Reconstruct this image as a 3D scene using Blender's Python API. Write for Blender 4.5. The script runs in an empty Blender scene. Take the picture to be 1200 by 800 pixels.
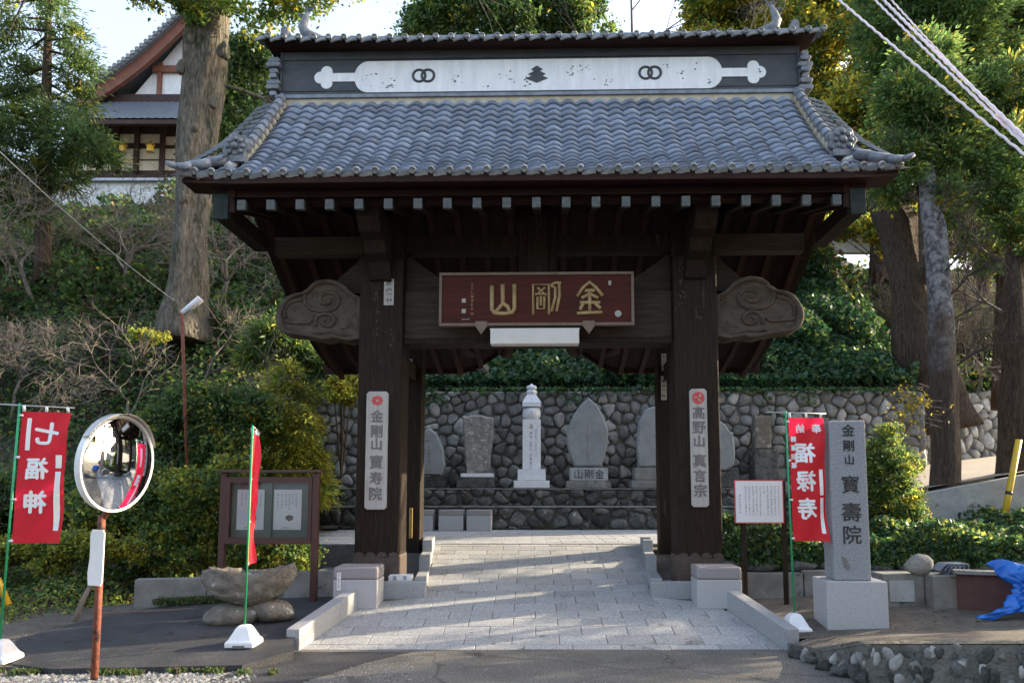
import bpy, bmesh, math, random
import numpy as np
from mathutils import Vector, Matrix
SC = bpy.context.scene
COL = SC.collection
PI = math.pi
R = math.radians
# ---------------------------------------------------------------- camera
PITCH = R(5.37); FPX = 850.0; PCX = 623.0; PCY = 495.0; CAMH = 1.86
cd = bpy.data.cameras.new('camera'); cam = bpy.data.objects.new('camera', cd); COL.objects.link(cam)
cam.location = (0, 0, CAMH); cam.rotation_euler = (PI/2 + PITCH, 0, 0)
cd.sensor_width = 36; cd.lens = FPX/1200*36
cd.shift_x = -(PCX-600)/1200; cd.shift_y = (PCY-400)/1200
cd.clip_start = .05; cd.clip_end = 2000
SC.camera = cam
# ---------------------------------------------------------------- light
SUN_AZ, SUN_EL = 71.0, 20.0
W = bpy.data.worlds.new("World"); SC.world = W; W.use_nodes = True
wn = W.node_tree.nodes; sky = wn.new('ShaderNodeTexSky'); sky.sky_type = 'NISHITA'; sky.sun_disc = False
sky.sun_elevation = R(SUN_EL); sky.sun_rotation = R(SUN_AZ); sky.air_density = 1.0; sky.dust_density = 4; sky.ozone_density = 1.0
veil = wn.new('ShaderNodeMix'); veil.data_type = 'RGBA'; veil.blend_type = 'ADD'; veil.inputs[0].default_value = 1.0
veil.inputs[7].default_value = (1.2, 1.3, 1.5, 1)  # thin high cloud veiling the whole sky
W.node_tree.links.new(sky.outputs[0], veil.inputs[6]); W.node_tree.links.new(veil.outputs[2], wn['Background'].inputs[0]); wn['Background'].inputs[1].default_value = .15
sl = bpy.data.lights.new('sun', 'SUN'); so = bpy.data.objects.new('sun', sl); COL.objects.link(so)
sl.energy = 5.0; sl.angle = R(.6); sl.color = (1, .84, .60)
sd = Vector((math.sin(R(SUN_AZ))*math.cos(R(SUN_EL)), math.cos(R(SUN_AZ))*math.cos(R(SUN_EL)), math.sin(R(SUN_EL))))
so.rotation_euler = sd.to_track_quat('Z', 'Y').to_euler(); so.location = (30, 10, 30)
SC.view_settings.view_transform = 'Standard'; SC.view_settings.look = 'None'
SC.view_settings.exposure = 1.5; SC.view_settings.gamma = 1
SC.cycles.max_bounces = 6; SC.cycles.transparent_max_bounces = 6

# ---------------------------------------------------------------- helpers
def P(px, py, Y):
    """world point on the plane y=Y seen at photo pixel px,py"""
    dx = (px-PCX)/FPX; dy = (PCY-py)/FPX
    wy = math.cos(PITCH)-dy*math.sin(PITCH); wz = math.sin(PITCH)+dy*math.cos(PITCH); t = Y/wy
    return Vector((dx*t, Y, CAMH+wz*t))

def mat(name, c1, c2=None, scale=4, rough=.8, bump=.3, stretch=(1, 1, 1), metal=0, island=0.0, objrand=0.0,
        spots=None, spot_scale=3, spot_lo=.58, transl=0.0, detail=6, bdist=.02, bscale=None, hue=0.0, speck=None):
    m = bpy.data.materials.new(name); m.use_nodes = True
    nt = m.node_tree; N = nt.nodes; L = nt.links; b = N['Principled BSDF']
    c2 = c2 or c1
    tc = N.new('ShaderNodeTexCoord'); mp = N.new('ShaderNodeMapping'); mp.inputs['Scale'].default_value = stretch
    L.new(tc.outputs['Object'], mp.inputs[0])
    no = N.new('ShaderNodeTexNoise'); no.inputs['Scale'].default_value = scale; no.inputs['Detail'].default_value = detail
    no.inputs['Roughness'].default_value = .65
    if objrand:
        oi0 = N.new('ShaderNodeObjectInfo'); va = N.new('ShaderNodeVectorMath'); va.operation = 'ADD'
        cx = N.new('ShaderNodeCombineXYZ'); ml = N.new('ShaderNodeMath'); ml.operation = 'MULTIPLY'; ml.inputs[1].default_value = 37
        L.new(oi0.outputs['Random'], ml.inputs[0]); L.new(ml.outputs[0], cx.inputs[0]); L.new(ml.outputs[0], cx.inputs[2])
        L.new(mp.outputs[0], va.inputs[0]); L.new(cx.outputs[0], va.inputs[1]); src = va.outputs[0]
    else:
        src = mp.outputs[0]
    L.new(src, no.inputs[0])
    rp = N.new('ShaderNodeValToRGB'); rp.color_ramp.elements[0].position = .3; rp.color_ramp.elements[1].position = .7
    rp.color_ramp.elements[0].color = (*c1, 1); rp.color_ramp.elements[1].color = (*c2, 1)
    L.new(no.outputs[0], rp.inputs[0]); col = rp.outputs[0]
    if spots:
        n2 = N.new('ShaderNodeTexNoise'); n2.inputs['Scale'].default_value = spot_scale; n2.inputs['Detail'].default_value = 8
        n2.inputs['Roughness'].default_value = .7
        L.new(src, n2.inputs[0])
        r2 = N.new('ShaderNodeValToRGB'); r2.color_ramp.elements[0].position = spot_lo; r2.color_ramp.elements[1].position = spot_lo+.06
        L.new(n2.outputs[0], r2.inputs[0]); mx = N.new('ShaderNodeMix'); mx.data_type = 'RGBA'
        L.new(r2.outputs[0], mx.inputs[0]); L.new(col, mx.inputs[6]); mx.inputs[7].default_value = (*spots, 1); col = mx.outputs[2]
    if speck:
        n3 = N.new('ShaderNodeTexNoise'); n3.inputs['Scale'].default_value = speck[0]; n3.inputs['Detail'].default_value = 4; L.new(src, n3.inputs[0])
        r3 = N.new('ShaderNodeMapRange'); r3.inputs[1].default_value = .35; r3.inputs[2].default_value = .65; r3.inputs[3].default_value = 1-speck[1]; r3.inputs[4].default_value = 1+speck[1]; L.new(n3.outputs[0], r3.inputs[0])
        h3 = N.new('ShaderNodeHueSaturation'); L.new(col, h3.inputs['Color']); L.new(r3.outputs[0], h3.inputs['Value']); col = h3.outputs[0]
    if island or objrand:
        hs = N.new('ShaderNodeHueSaturation'); L.new(col, hs.inputs['Color']); col = hs.outputs[0]
        if island:
            g = N.new('ShaderNodeNewGeometry'); rnd = g.outputs['Random Per Island']; amt = island
            if objrand:
                ad = N.new('ShaderNodeMath'); ad.operation = 'ADD'; L.new(rnd, ad.inputs[0]); L.new(oi0.outputs['Random'], ad.inputs[1])
                fr = N.new('ShaderNodeMath'); fr.operation = 'FRACT'; L.new(ad.outputs[0], fr.inputs[0]); rnd = fr.outputs[0]
        else:
            rnd = oi0.outputs['Random']; amt = objrand
        mr = N.new('ShaderNodeMapRange'); mr.inputs[3].default_value = 1-amt; mr.inputs[4].default_value = 1+amt
        L.new(rnd, mr.inputs[0]); L.new(mr.outputs[0], hs.inputs['Value'])
        if hue:
            m2 = N.new('ShaderNodeMath'); m2.operation = 'MULTIPLY'; m2.inputs[1].default_value = 7.31; L.new(rnd, m2.inputs[0])
            f2 = N.new('ShaderNodeMath'); f2.operation = 'FRACT'; L.new(m2.outputs[0], f2.inputs[0])
            h2 = N.new('ShaderNodeMapRange'); h2.inputs[3].default_value = .5-hue; h2.inputs[4].default_value = .5+hue
            L.new(f2.outputs[0], h2.inputs[0]); L.new(h2.outputs[0], hs.inputs['Hue'])
    L.new(col, b.inputs['Base Color']); b.inputs['Roughness'].default_value = rough; b.inputs['Metallic'].default_value = metal
    if bump:
        nb = N.new('ShaderNodeTexNoise'); nb.inputs['Scale'].default_value = bscale or scale*3; nb.inputs['Detail'].default_value = 8
        L.new(src, nb.inputs[0]); bp = N.new('ShaderNodeBump'); bp.inputs['Strength'].default_value = bump; bp.inputs['Distance'].default_value = bdist
        L.new(nb.outputs[0], bp.inputs['Height']); L.new(bp.outputs[0], b.inputs['Normal'])
    if transl:
        t = N.new('ShaderNodeBsdfTranslucent'); mm = N.new('ShaderNodeMixShader'); mm.inputs[0].default_value = transl
        hv = N.new('ShaderNodeHueSaturation'); hv.inputs['Value'].default_value = 1.9; hv.inputs['Hue'].default_value = .48; L.new(col, hv.inputs['Color'])
        L.new(hv.outputs[0], t.inputs[0]); L.new(b.outputs[0], mm.inputs[1]); L.new(t.outputs[0], mm.inputs[2])
        L.new(mm.outputs[0], N['Material Output'].inputs[0])
    return m

M = {}
M['wood'] = mat('dark_wood', (.009, .006, .004), (.034, .0215, .0135), 5, .75, .8, (6, 6, .5), spots=(.06, .044, .033), spot_scale=1.8, spot_lo=.60)
M['woodx'] = mat('weathered_beam_wood', (.026, .019, .014), (.062, .047, .036), 5, .8, .5, (.5, 6, 6))
M['redwood'] = mat('red_brown_wood', (.014, .006, .0045), (.042, .016, .010), 4, .7, .4, (.6, 5, 5))
M['nose'] = mat('carved_grey_wood', (.05, .038, .029), (.12, .093, .072), 6, .85, .5, (1, 3, 1.5))
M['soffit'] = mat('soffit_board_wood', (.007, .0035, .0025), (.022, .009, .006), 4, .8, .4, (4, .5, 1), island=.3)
M['tile'] = mat('grey_roof_tile', (.10, .122, .168), (.235, .277, .355), 5, .33, .25, spots=(.09, .095, .10), spot_scale=5, spot_lo=.60, island=.3, objrand=.28, bdist=.006)
M['tileend'] = mat('pale_tile_end', (.17, .18, .19), (.31, .32, .32), 12, .6, .4, island=.2, objrand=.15)
M['ridgetile'] = mat('ridge_tile', (.10, .115, .14), (.21, .235, .275), 6, .42, .3, island=.2, spots=(.26, .27, .25), spot_scale=7, spot_lo=.62, objrand=.1)
M['orn'] = mat('ornament_clay', (.09, .10, .12), (.22, .23, .25), 14, .6, .6)
M['panel'] = mat('black_plaster', (.03, .035, .042), (.06, .066, .075), 3, .6, .2, (1, 1, 2), spots=(.1, .105, .11), spot_scale=2.6, spot_lo=.66)
M['plaster'] = mat('white_plaster', (.66, .68, .69), (.84, .85, .86), 3, .8, .15, (2.5, 1, .5), spots=(.2, .2, .2), spot_scale=6, spot_lo=.69)
M['cream'] = mat('cream_mortar', (.38, .33, .23), (.55, .5, .4), 8, .9, .4)
M['cap'] = mat('verdigris_metal', (.035, .043, .04), (.095, .105, .098), 14, .6, .3)
M['shoe'] = mat('bronze_shoe', (.045, .032, .026), (.085, .06, .048), 8, .55, .3)
M['stoneg'] = mat('granite', (.22, .225, .24), (.38, .39, .40), 60, .75, .25, spots=(.12, .12, .13), spot_scale=70, spot_lo=.62, objrand=.07, detail=3)
M['slab'] = mat('paving_granite', (.26, .263, .27), (.41, .41, .405), 45, .8, .3, spots=(.17, .165, .155), spot_scale=1.4, spot_lo=.60, objrand=.12, detail=4, speck=(38, .22))
M['joint'] = mat('joint_mortar', (.07, .066, .06), (.12, .11, .1), 12, .9, .3)
M['granpink'] = mat('pink_granite', (.21, .195, .20), (.34, .315, .32), 70, .6, .2, spots=(.12, .1, .1), spot_scale=80, spot_lo=.6, detail=3)
M['graylt'] = mat('light_granite', (.32, .32, .335), (.48, .48, .49), 70, .7, .2, spots=(.2, .2, .21), spot_scale=80, spot_lo=.6, detail=3)
M['darkgran'] = mat('speckled_granite_post', (.17, .18, .2), (.36, .37, .39), 55, .7, .3, spots=(.08, .08, .09), spot_scale=60, spot_lo=.58, detail=3)
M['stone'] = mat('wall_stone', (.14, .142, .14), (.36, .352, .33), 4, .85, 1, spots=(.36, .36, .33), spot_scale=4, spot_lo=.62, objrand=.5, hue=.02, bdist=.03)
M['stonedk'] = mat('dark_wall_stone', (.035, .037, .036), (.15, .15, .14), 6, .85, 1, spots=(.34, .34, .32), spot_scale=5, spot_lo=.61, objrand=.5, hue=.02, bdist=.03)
M['mortar'] = mat('wall_mortar', (.08, .08, .07), (.19, .185, .16), 8, .95, .6)
M['conc'] = mat('old_concrete', (.13, .13, .12), (.26, .26, .25), 3, .9, .4, spots=(.07, .068, .06), spot_scale=2.5, spot_lo=.58)
M['conclt'] = mat('pale_concrete', (.24, .26, .27), (.42, .43, .43), 2.2, .85, .3, spots=(.14, .14, .14), spot_scale=2.8, spot_lo=.6)
M['asphalt'] = mat('road_asphalt', (.10, .095, .088), (.17, .163, .15), 1.3, .85, .8, bscale=90, spots=(.055, .053, .05), spot_scale=1.1, spot_lo=.6, bdist=.01, speck=(55, .5))
M['asphaltdk'] = mat('fresh_asphalt', (.034, .035, .039), (.066, .067, .07), 1.6, .75, .7, bscale=110, spots=(.09, .09, .088), spot_scale=2, spot_lo=.62, bdist=.008, speck=(60, .4))
M['gravel'] = mat('gravel', (.16, .16, .16), (.33, .33, .33), 40, .9, .8, island=.4)
M['dirt'] = mat('packed_dirt', (.075, .067, .057), (.145, .13, .11), 2.5, .95, .6, spots=(.21, .19, .17), spot_scale=3, spot_lo=.66, bscale=30, speck=(50, .35))
M['soil'] = mat('hill_soil', (.012, .016, .010), (.035, .034, .022), 1.5, .95, .9, spots=(.02, .035, .014), spot_scale=1.2, spot_lo=.5, bscale=9, bdist=.08)
M['path'] = mat('path_concrete', (.27, .23, .19), (.38, .33, .28), 2, .9, .3)
M['bark'] = mat('grey_bark', (.075, .066, .052), (.16, .142, .115), 1.4, .9, 1, (3, 3, .8), bdist=.08, spots=(.05, .055, .036), spot_scale=1.3, spot_lo=.54, speck=(6, .35))
M['barkbr'] = mat('brown_bark', (.05, .035, .026), (.13, .095, .07), 3, .95, 1, (6, 6, .8), bdist=.08, spots=(.05, .055, .04), spot_scale=2, spot_lo=.6, speck=(9, .35))
M['barkgr'] = mat('silver_bark', (.17, .165, .17), (.34, .33, .34), 4, .9, .8, (5, 5, .6), bdist=.05)
M['twig'] = mat('pale_twig', (.12, .10, .085), (.25, .21, .175), 6, .85, .2, island=.35)
M['twigdk'] = mat('brown_twig', (.075, .06, .052), (.16, .13, .115), 6, .85, .2, island=.35)
def leaf(n, c, h=.03, t=.35, isl=.45): M[n] = mat(n, tuple(x*.75 for x in c), tuple(x*1.3 for x in c), .5, .55, 0, island=isl, hue=h, transl=t)
leaf('leaf_dark', (.042, .088, .028), .03, .45); leaf('leaf_mid', (.09, .155, .035), .03, .5); leaf('leaf_yellow', (.25, .25, .03), .035, .6)
leaf('leaf_conifer', (.065, .12, .038), .02, .42); leaf('leaf_lime', (.24, .28, .05), .03, .55); leaf('leaf_ivy', (.03, .085, .04), .02, .25, .4)
leaf('leaf_autumn', (.34, .31, .03), .025, .6); leaf('leaf_dead', (.10, .06, .03), .04, .3)
leaf('leaf_cedar', (.08, .15, .045), .02, .45); leaf('leaf_grass', (.03, .07, .02), .02, .35)
M['white'] = mat('white_paint', (.72, .72, .72), (.8, .8, .8), 5, .5, .05)
M['plastic'] = mat('white_plastic', (.7, .71, .73), (.8, .8, .82), 5, .35, .03)
M['red'] = mat('red_cloth', (.62, .012, .012), (.72, .02, .016), 3, .7, .1, transl=.3)
M['redprint'] = mat('red_print', (.5, .06, .06), (.6, .1, .09), 12, .7, 0)
M['whitec'] = mat('white_print', (.8, .8, .8), None, 3, .7, 0)
M['green'] = mat('green_pole', (.012, .26, .10), (.02, .33, .13), 4, .35, .05)
M['rust'] = mat('rusty_red_pole', (.13, .035, .022), (.24, .075, .045), 7, .8, .5, spots=(.04, .02, .016), spot_scale=6, spot_lo=.54)
M['steel'] = mat('pale_steel', (.4, .4, .38), (.55, .55, .52), 5, .4, .05, metal=.7)
M['mirror'] = mat('mirror_face', (.86, .87, .88), None, 2, .03, 0, metal=1)
M['brownpt'] = mat('brown_paint', (.045, .016, .014), (.075, .028, .024), 3, .4, .05)
M['boardg'] = mat('green_board', (.08, .13, .125), (.12, .18, .17), 3, .7, .1)
M['paper'] = mat('poster_paper', (.6, .7, .78), (.78, .82, .84), 2.2, .6, .02)
M['ink'] = mat('black_ink', (.02, .02, .022), (.05, .05, .05), 20, .8, 0)
M['inkgrey'] = mat('weathered_ink', (.12, .11, .11), (.2, .19, .18), 25, .8, 0)
M['signwood'] = mat('pale_sign_wood', (.33, .31, .28), (.5, .47, .43), 5, .8, .3, (6, 6, .5))
M['plaqwood'] = mat('plaque_wood', (.036, .008, .004), (.085, .017, .008), 3, .6, .2, (.5, 5, 4))
M['plaqframe'] = mat('plaque_frame', (.13, .085, .06), (.2, .14, .1), 6, .6, .2)
M['gold'] = mat('faded_gold', (.27, .18, .075), (.46, .33, .15), 9, .5, .2)
M['lamp'] = mat('lamp_housing', (.6, .58, .53), (.7, .67, .61), 3, .5, .05)
M['tarp'] = mat('blue_tarp', (.005, .09, .42), (.012, .16, .6), 3, .35, .1)
M['yellow'] = mat('yellow_guard', (.6, .38, .02), (.7, .46, .04), 3, .4, .05)
M['rustbrown'] = mat('rust_brown_board', (.06, .025, .022), (.1, .045, .04), 5, .85, .3)
M['slate'] = mat('slate_stele', (.17, .185, .19), (.26, .275, .28), 3, .75, .3, (1, 1, 1))
M['stelerough'] = mat('lichen_stele', (.13, .125, .115), (.3, .29, .27), 6, .9, 1, spots=(.42, .42, .4), spot_scale=9, spot_lo=.56, bdist=.05)
M['whitestone'] = mat('white_stone', (.6, .62, .66), (.72, .74, .77), 12, .6, .1)
M['trough'] = mat('trough_stone', (.10, .09, .075), (.22, .2, .165), 5, .9, .8, spots=(.5, .5, .48), spot_scale=5, spot_lo=.6, bdist=.04)
M['hallwood'] = mat('hall_wood', (.15, .055, .034), (.24, .09, .055), 2, .6, .2)
M['halldark'] = mat('hall_dark_wood', (.028, .012, .01), (.05, .022, .018), 2, .7, .2)
M['hallcream'] = mat('hall_cream_wall', (.5, .44, .34), (.6, .54, .43), 2, .8, .1)
M['rubber'] = mat('black_rubber', (.015, .015, .016), (.03, .03, .03), 3, .6, .1)
M['wirepink'] = mat('cable_sheath', (.66, .54, .57), (.8, .72, .74), 6, .5, .1)
M['wiregrey'] = mat('grey_wire', (.28, .28, .28), (.4, .4, .4), 6, .5, .1)
M['brass'] = mat('brass', (.4, .27, .08), (.55, .38, .12), 6, .35, .1, metal=.6)
g = bpy.data.materials.new('clear_pane'); g.use_nodes = True; gn = g.node_tree.nodes; gb = gn['Principled BSDF']
gt = gn.new('ShaderNodeBsdfTransparent'); gg = gn.new('ShaderNodeBsdfGlossy'); gg.inputs['Roughness'].default_value = .03; gx = gn.new('ShaderNodeMixShader')
gf = gn.new('ShaderNodeFresnel'); g.node_tree.links.new(gf.outputs[0], gx.inputs[0]); g.node_tree.links.new(gt.outputs[0], gx.inputs[1]); g.node_tree.links.new(gg.outputs[0], gx.inputs[2])
g.node_tree.links.new(gx.outputs[0], gn['Material Output'].inputs[0]); M['glass'] = g

class MB:
    def __init__(s): s.v = []; s.f = []; s.mi = []; s.sm = []
    def add(s, vs, fs, mi=0, smooth=False, T=None):
        o = len(s.v)
        if T is not None: vs = [T @ Vector(v) for v in vs]
        s.v.extend(tuple(v) for v in vs); s.f.extend(tuple(i+o for i in f) for f in fs); s.mi.extend([mi]*len(fs)); s.sm.extend([smooth]*len(fs)); return s
    def box(s, x0, x1, y0, y1, z0, z1, mi=0, T=None, b=0):
        if b:
            return s.prism([(x0+b, z0), (x1-b, z0), (x1, z0+b), (x1, z1-b), (x1-b, z1), (x0+b, z1), (x0, z1-b), (x0, z0+b)], y0, y1, mi, T)
        v = [(x0, y0, z0), (x1, y0, z0), (x1, y1, z0), (x0, y1, z0), (x0, y0, z1), (x1, y0, z1), (x1, y1, z1), (x0, y1, z1)]
        return s.add(v, [(0, 3, 2, 1), (4, 5, 6, 7), (0, 1, 5, 4), (1, 2, 6, 5), (2, 3, 7, 6), (3, 0, 4, 7)], mi, False, T)
    def prism(s, pts, y0, y1, mi=0, T=None, cham=0, smooth=False):
        """polygon in x,z extruded along y (front y0), front edge chamfered by cham"""
        n = len(pts); v = []
        if cham:
            cx = sum(p[0] for p in pts)/n; cz = sum(p[1] for p in pts)/n
            def inn(p):
                d = Vector((p[0]-cx, p[1]-cz)); l = d.length or 1; return (p[0]-d.x/l*cham, p[1]-d.y/l*cham)
            v += [(inn(p)[0], y0, inn(p)[1]) for p in pts]; v += [(p[0], y0+cham, p[1]) for p in pts]; v += [(p[0], y1, p[1]) for p in pts]
            f = [tuple(range(n))]+[tuple(reversed(range(2*n, 3*n)))]
            for k in (0, n):
                f += [(k+i, k+n+i, k+n+(i+1) % n, k+(i+1) % n) for i in range(n)]
        else:
            v += [(p[0], y0, p[1]) for p in pts]+[(p[0], y1, p[1]) for p in pts]
            f = [tuple(range(n)), tuple(reversed(range(n, 2*n)))]+[(i, n+i, n+(i+1) % n, (i+1) % n) for i in range(n)]
        return s.add(v, f, mi, smooth, T)
    def tube(s, pts, r, seg=8, mi=0, T=None, caps=True):
        pts = [Vector(p) for p in pts]; n = len(pts); rs = r if isinstance(r, (list, tuple)) else [r]*n
        v = []; f = []; up = None
        for i, p in enumerate(pts):
            d = (pts[min(i+1, n-1)]-pts[max(i-1, 0)]).normalized()
            if up is None: up = d.orthogonal().normalized()
            up = (up-d*up.dot(d)); up = up.normalized() if up.length > 1e-6 else d.orthogonal().normalized()
            sd_ = d.cross(up)
            for k in range(seg):
                a = 2*PI*k/seg; v.append(p+(up*math.cos(a)+sd_*math.sin(a))*rs[i])
        for i in range(n-1):
            for k in range(seg): f.append((i*seg+k, i*seg+(k+1) % seg, (i+1)*seg+(k+1) % seg, (i+1)*seg+k))
        s.add(v, f, mi, True, T)
        if caps:
            o = len(s.v)-len(v)
            s.f += [tuple(o+k for k in reversed(range(seg))), tuple(o+(n-1)*seg+k for k in range(seg))]; s.mi += [mi]*2; s.sm += [False]*2
        return s
    def lathe(s, prof, seg=16, mi=0, T=None, smooth=True, square=False):
        v = []; f = []
        for (r, z) in prof:
            for k in range(seg):
                a = 2*PI*(k+.5*square)/seg; v.append((r*math.cos(a), r*math.sin(a), z))
        n = len(prof)
        for i in range(n-1):
            for k in range(seg): f.append((i*seg+k, i*seg+(k+1) % seg, (i+1)*seg+(k+1) % seg, (i+1)*seg+k))
        f += [tuple(reversed(range(seg))), tuple((n-1)*seg+k for k in range(seg))]
        return s.add(v, f, mi, smooth, T)
    def blob(s, c, rad, mi=0, seed=0, sub=2, amp=.12, T=None, freq=1.3):
        bm = bmesh.new(); bmesh.ops.create_icosphere(bm, subdivisions=sub, radius=1); rr = random.Random(seed)
        ph = [rr.uniform(0, 6) for _ in range(9)]
        vs = []
        for w_ in bm.verts:
            p = w_.co; k = 1+amp*(math.sin(p.x*2.3*freq+ph[0])*math.sin(p.y*2.1*freq+ph[1])+math.sin(p.z*2.6*freq+ph[2]+p.x*1.7)+.6*math.sin(p.y*4.3*freq+ph[3]+p.z*3))
            vs.append(Vector((c[0]+p.x*rad[0]*k, c[1]+p.y*rad[1]*k, c[2]+p.z*rad[2]*k)))
        fs = [tuple(w_.index for w_ in f.verts) for f in bm.faces]; bm.free()
        return s.add(vs, fs, mi, True, T)
    def mesh(s, name, mats):
        me = bpy.data.meshes.new(name); me.from_pydata(s.v, [], s.f); me.update()
        mats = mats if isinstance(mats, (list, tuple)) else [mats]
        for m_ in mats: me.materials.append(m_)
        me.polygons.foreach_set('material_index', s.mi); me.polygons.foreach_set('use_smooth', s.sm); return me
    def build(s, name, mats, parent=None, loc=None, bevel=0):
        o = bpy.data.objects.new(name, s.mesh(name, mats)); COL.objects.link(o)
        if parent: o.parent = parent
        if loc: o.location = loc
        if bevel:
            b = o.modifiers.new('b', 'BEVEL'); b.width = bevel; b.segments = 2; b.limit_method = 'ANGLE'
        return o
def link(me, name, parent=None, loc=(0, 0, 0), rot=(0, 0, 0), scale=(1, 1, 1)):
    o = bpy.data.objects.new(name, me); COL.objects.link(o); o.parent = parent; o.location = loc; o.rotation_euler = rot; o.scale = scale; return o
def thing(name, label, cat, loc=(0, 0, 0), rz=0, group=None):
    o = bpy.data.objects.new(name, None); COL.objects.link(o); o.location = loc; o.rotation_euler = (0, 0, rz)
    o['label'] = label; o['category'] = cat
    if group: o['group'] = group
    return o
def tag(o, label, cat, group=None):
    o['label'] = label; o['category'] = cat
    if group: o['group'] = group
    return o
def kind(o, k): o['kind'] = k; return o

def text_mesh(chars, mat_, parent, origin, size, step=None, direction='down', thick=0.0, mirror=False, depth=.002, sx=1.0, name='character', sizes=None, pos=None):
    """characters set one by one, each its own object; local plane x right, z up, facing -y. origin = centre of the first character"""
    step = step or size*1.05; x, y, z = origin; cur = 0; out = []
    bpy.context.view_layer.update()
    for i, ch in enumerate(chars):
        if ch == ' ': cur += step*.5; continue
        sz = sizes[i] if sizes else size
        if pos: cur = pos[i]
        cu = bpy.data.curves.new('t', 'FONT'); cu.body = ch; cu.size = sz; cu.extrude = depth; cu.resolution_u = 2
        to = bpy.data.objects.new('t', cu); COL.objects.link(to)
        dg = bpy.context.evaluated_depsgraph_get(); me = bpy.data.meshes.new_from_object(to.evaluated_get(dg))
        vs = [v.co.copy() for v in me.vertices]; fs = [tuple(p.vertices) for p in me.polygons]
        bpy.data.objects.remove(to); bpy.data.curves.remove(cu); bpy.data.meshes.remove(me)
        x0 = min(v.x for v in vs); x1 = max(v.x for v in vs); y0 = min(v.y for v in vs); y1 = max(v.y for v in vs)
        cx = (x0+x1)/2; cy = (y0+y1)/2; k = -1 if mirror else 1
        ox, oz = (x, z-cur) if direction == 'down' else (x+cur, z)
        if mirror: fs = [tuple(reversed(f)) for f in fs]
        mb = MB()
        for q, (dx, dz) in enumerate(((0, 0), (thick, 0), (-thick, 0), (0, thick*.8), (0, -thick*.8)) if thick else ((0, 0),)):
            mb.add([Vector((ox+(v.x-cx)*k*sx+dx, y-v.z-.0004*q, oz+(v.y-cy)+dz)) for v in vs], fs)
        out.append(mb.build(name, mat_, parent)); cur += step
    return out

def scribble(mb, x, z, y, h, w, n, rnd, mi=0):
    """a column of n tiny brushed marks, too small in the photograph to be read"""
    st = h/n
    for i in range(n):
        zc = z-st*(i+.5)
        for k in range(rnd.choice((3, 4, 5))):
            if rnd.random() < .55: a = w*rnd.uniform(.5, 1); b = st*.07; dx = 0; dz = rnd.uniform(-.38, .38)*st
            else: a = w*.1; b = st*rnd.uniform(.3, .7); dx = rnd.uniform(-.35, .35)*w; dz = rnd.uniform(-.08, .08)*st
            mb.box(x+dx-a/2, x+dx+a/2, y-.002, y+.001, zc+dz-b/2, zc+dz+b/2, mi)

# ---------------------------------------------------------------- foliage builders (numpy)
rng = np.random.default_rng(7)
def fast_mesh(name, V, F, mats, smooth=False, mi=None):
    me = bpy.data.meshes.new(name); n = len(V); k = F.shape[1]
    me.vertices.add(n); me.vertices.foreach_set('co', V.astype(np.float32).ravel())
    me.loops.add(F.size); me.loops.foreach_set('vertex_index', F.astype(np.int32).ravel())
    me.polygons.add(len(F)); me.polygons.foreach_set('loop_start', np.arange(0, F.size, k, dtype=np.int32))
    try: me.polygons.foreach_set('loop_total', np.full(len(F), k, dtype=np.int32))
    except Exception: pass
    for m_ in (mats if isinstance(mats, (list, tuple)) else [mats]): me.materials.append(m_)
    if mi is not None: me.polygons.foreach_set('material_index', mi.astype(np.int32))
    if smooth: me.polygons.foreach_set('use_smooth', np.ones(len(F), dtype=bool))
    me.update(calc_edges=True); return me
def unit(a): return a/np.maximum(np.linalg.norm(a, axis=1, keepdims=True), 1e-9)
def leaves_mesh(name, C, size, mats, aspect=.6, dirs=None, upbias=.5, mi=None, fold=.25):
    """diamond leaves: centre C (n,3); dirs = long axis; size (n,)"""
    n = len(C); size = np.broadcast_to(size, (n,)).reshape(-1, 1)*rng.uniform(.65, 1.3, (n, 1))
    d = unit(rng.normal(size=(n, 3))) if dirs is None else unit(dirs)
    up = unit(rng.normal(size=(n, 3))+np.array([0, -.25, upbias])*2)
    s_ = unit(np.cross(d, up)); nn = unit(np.cross(s_, d))
    a = C-d*size*.5; b = C+d*size*.5; l = C-d*size*.08+s_*size*aspect*.5+nn*size*fold*.4; r = C-d*size*.08-s_*size*aspect*.5+nn*size*fold*.4
    V = np.stack([a, r, b, l], axis=1).reshape(-1, 3); F = np.arange(4*n).reshape(-1, 4)
    return fast_mesh(name, V, F, mats, mi=mi)
def blob_pts(blobs, n, shell=.55):
    """n points in ellipsoids, biased to the outside"""
    w_ = np.array([b[3]*b[4]*b[5] for b in blobs])**.7; w_ = w_/w_.sum(); idx = rng.choice(len(blobs), n, p=w_)
    B = np.array(blobs)[idx]; d = unit(rng.normal(size=(n, 3))); r = rng.uniform(shell, 1, (n, 1))**.6
    return B[:, :3]+d*r*B[:, 3:6], d
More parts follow.
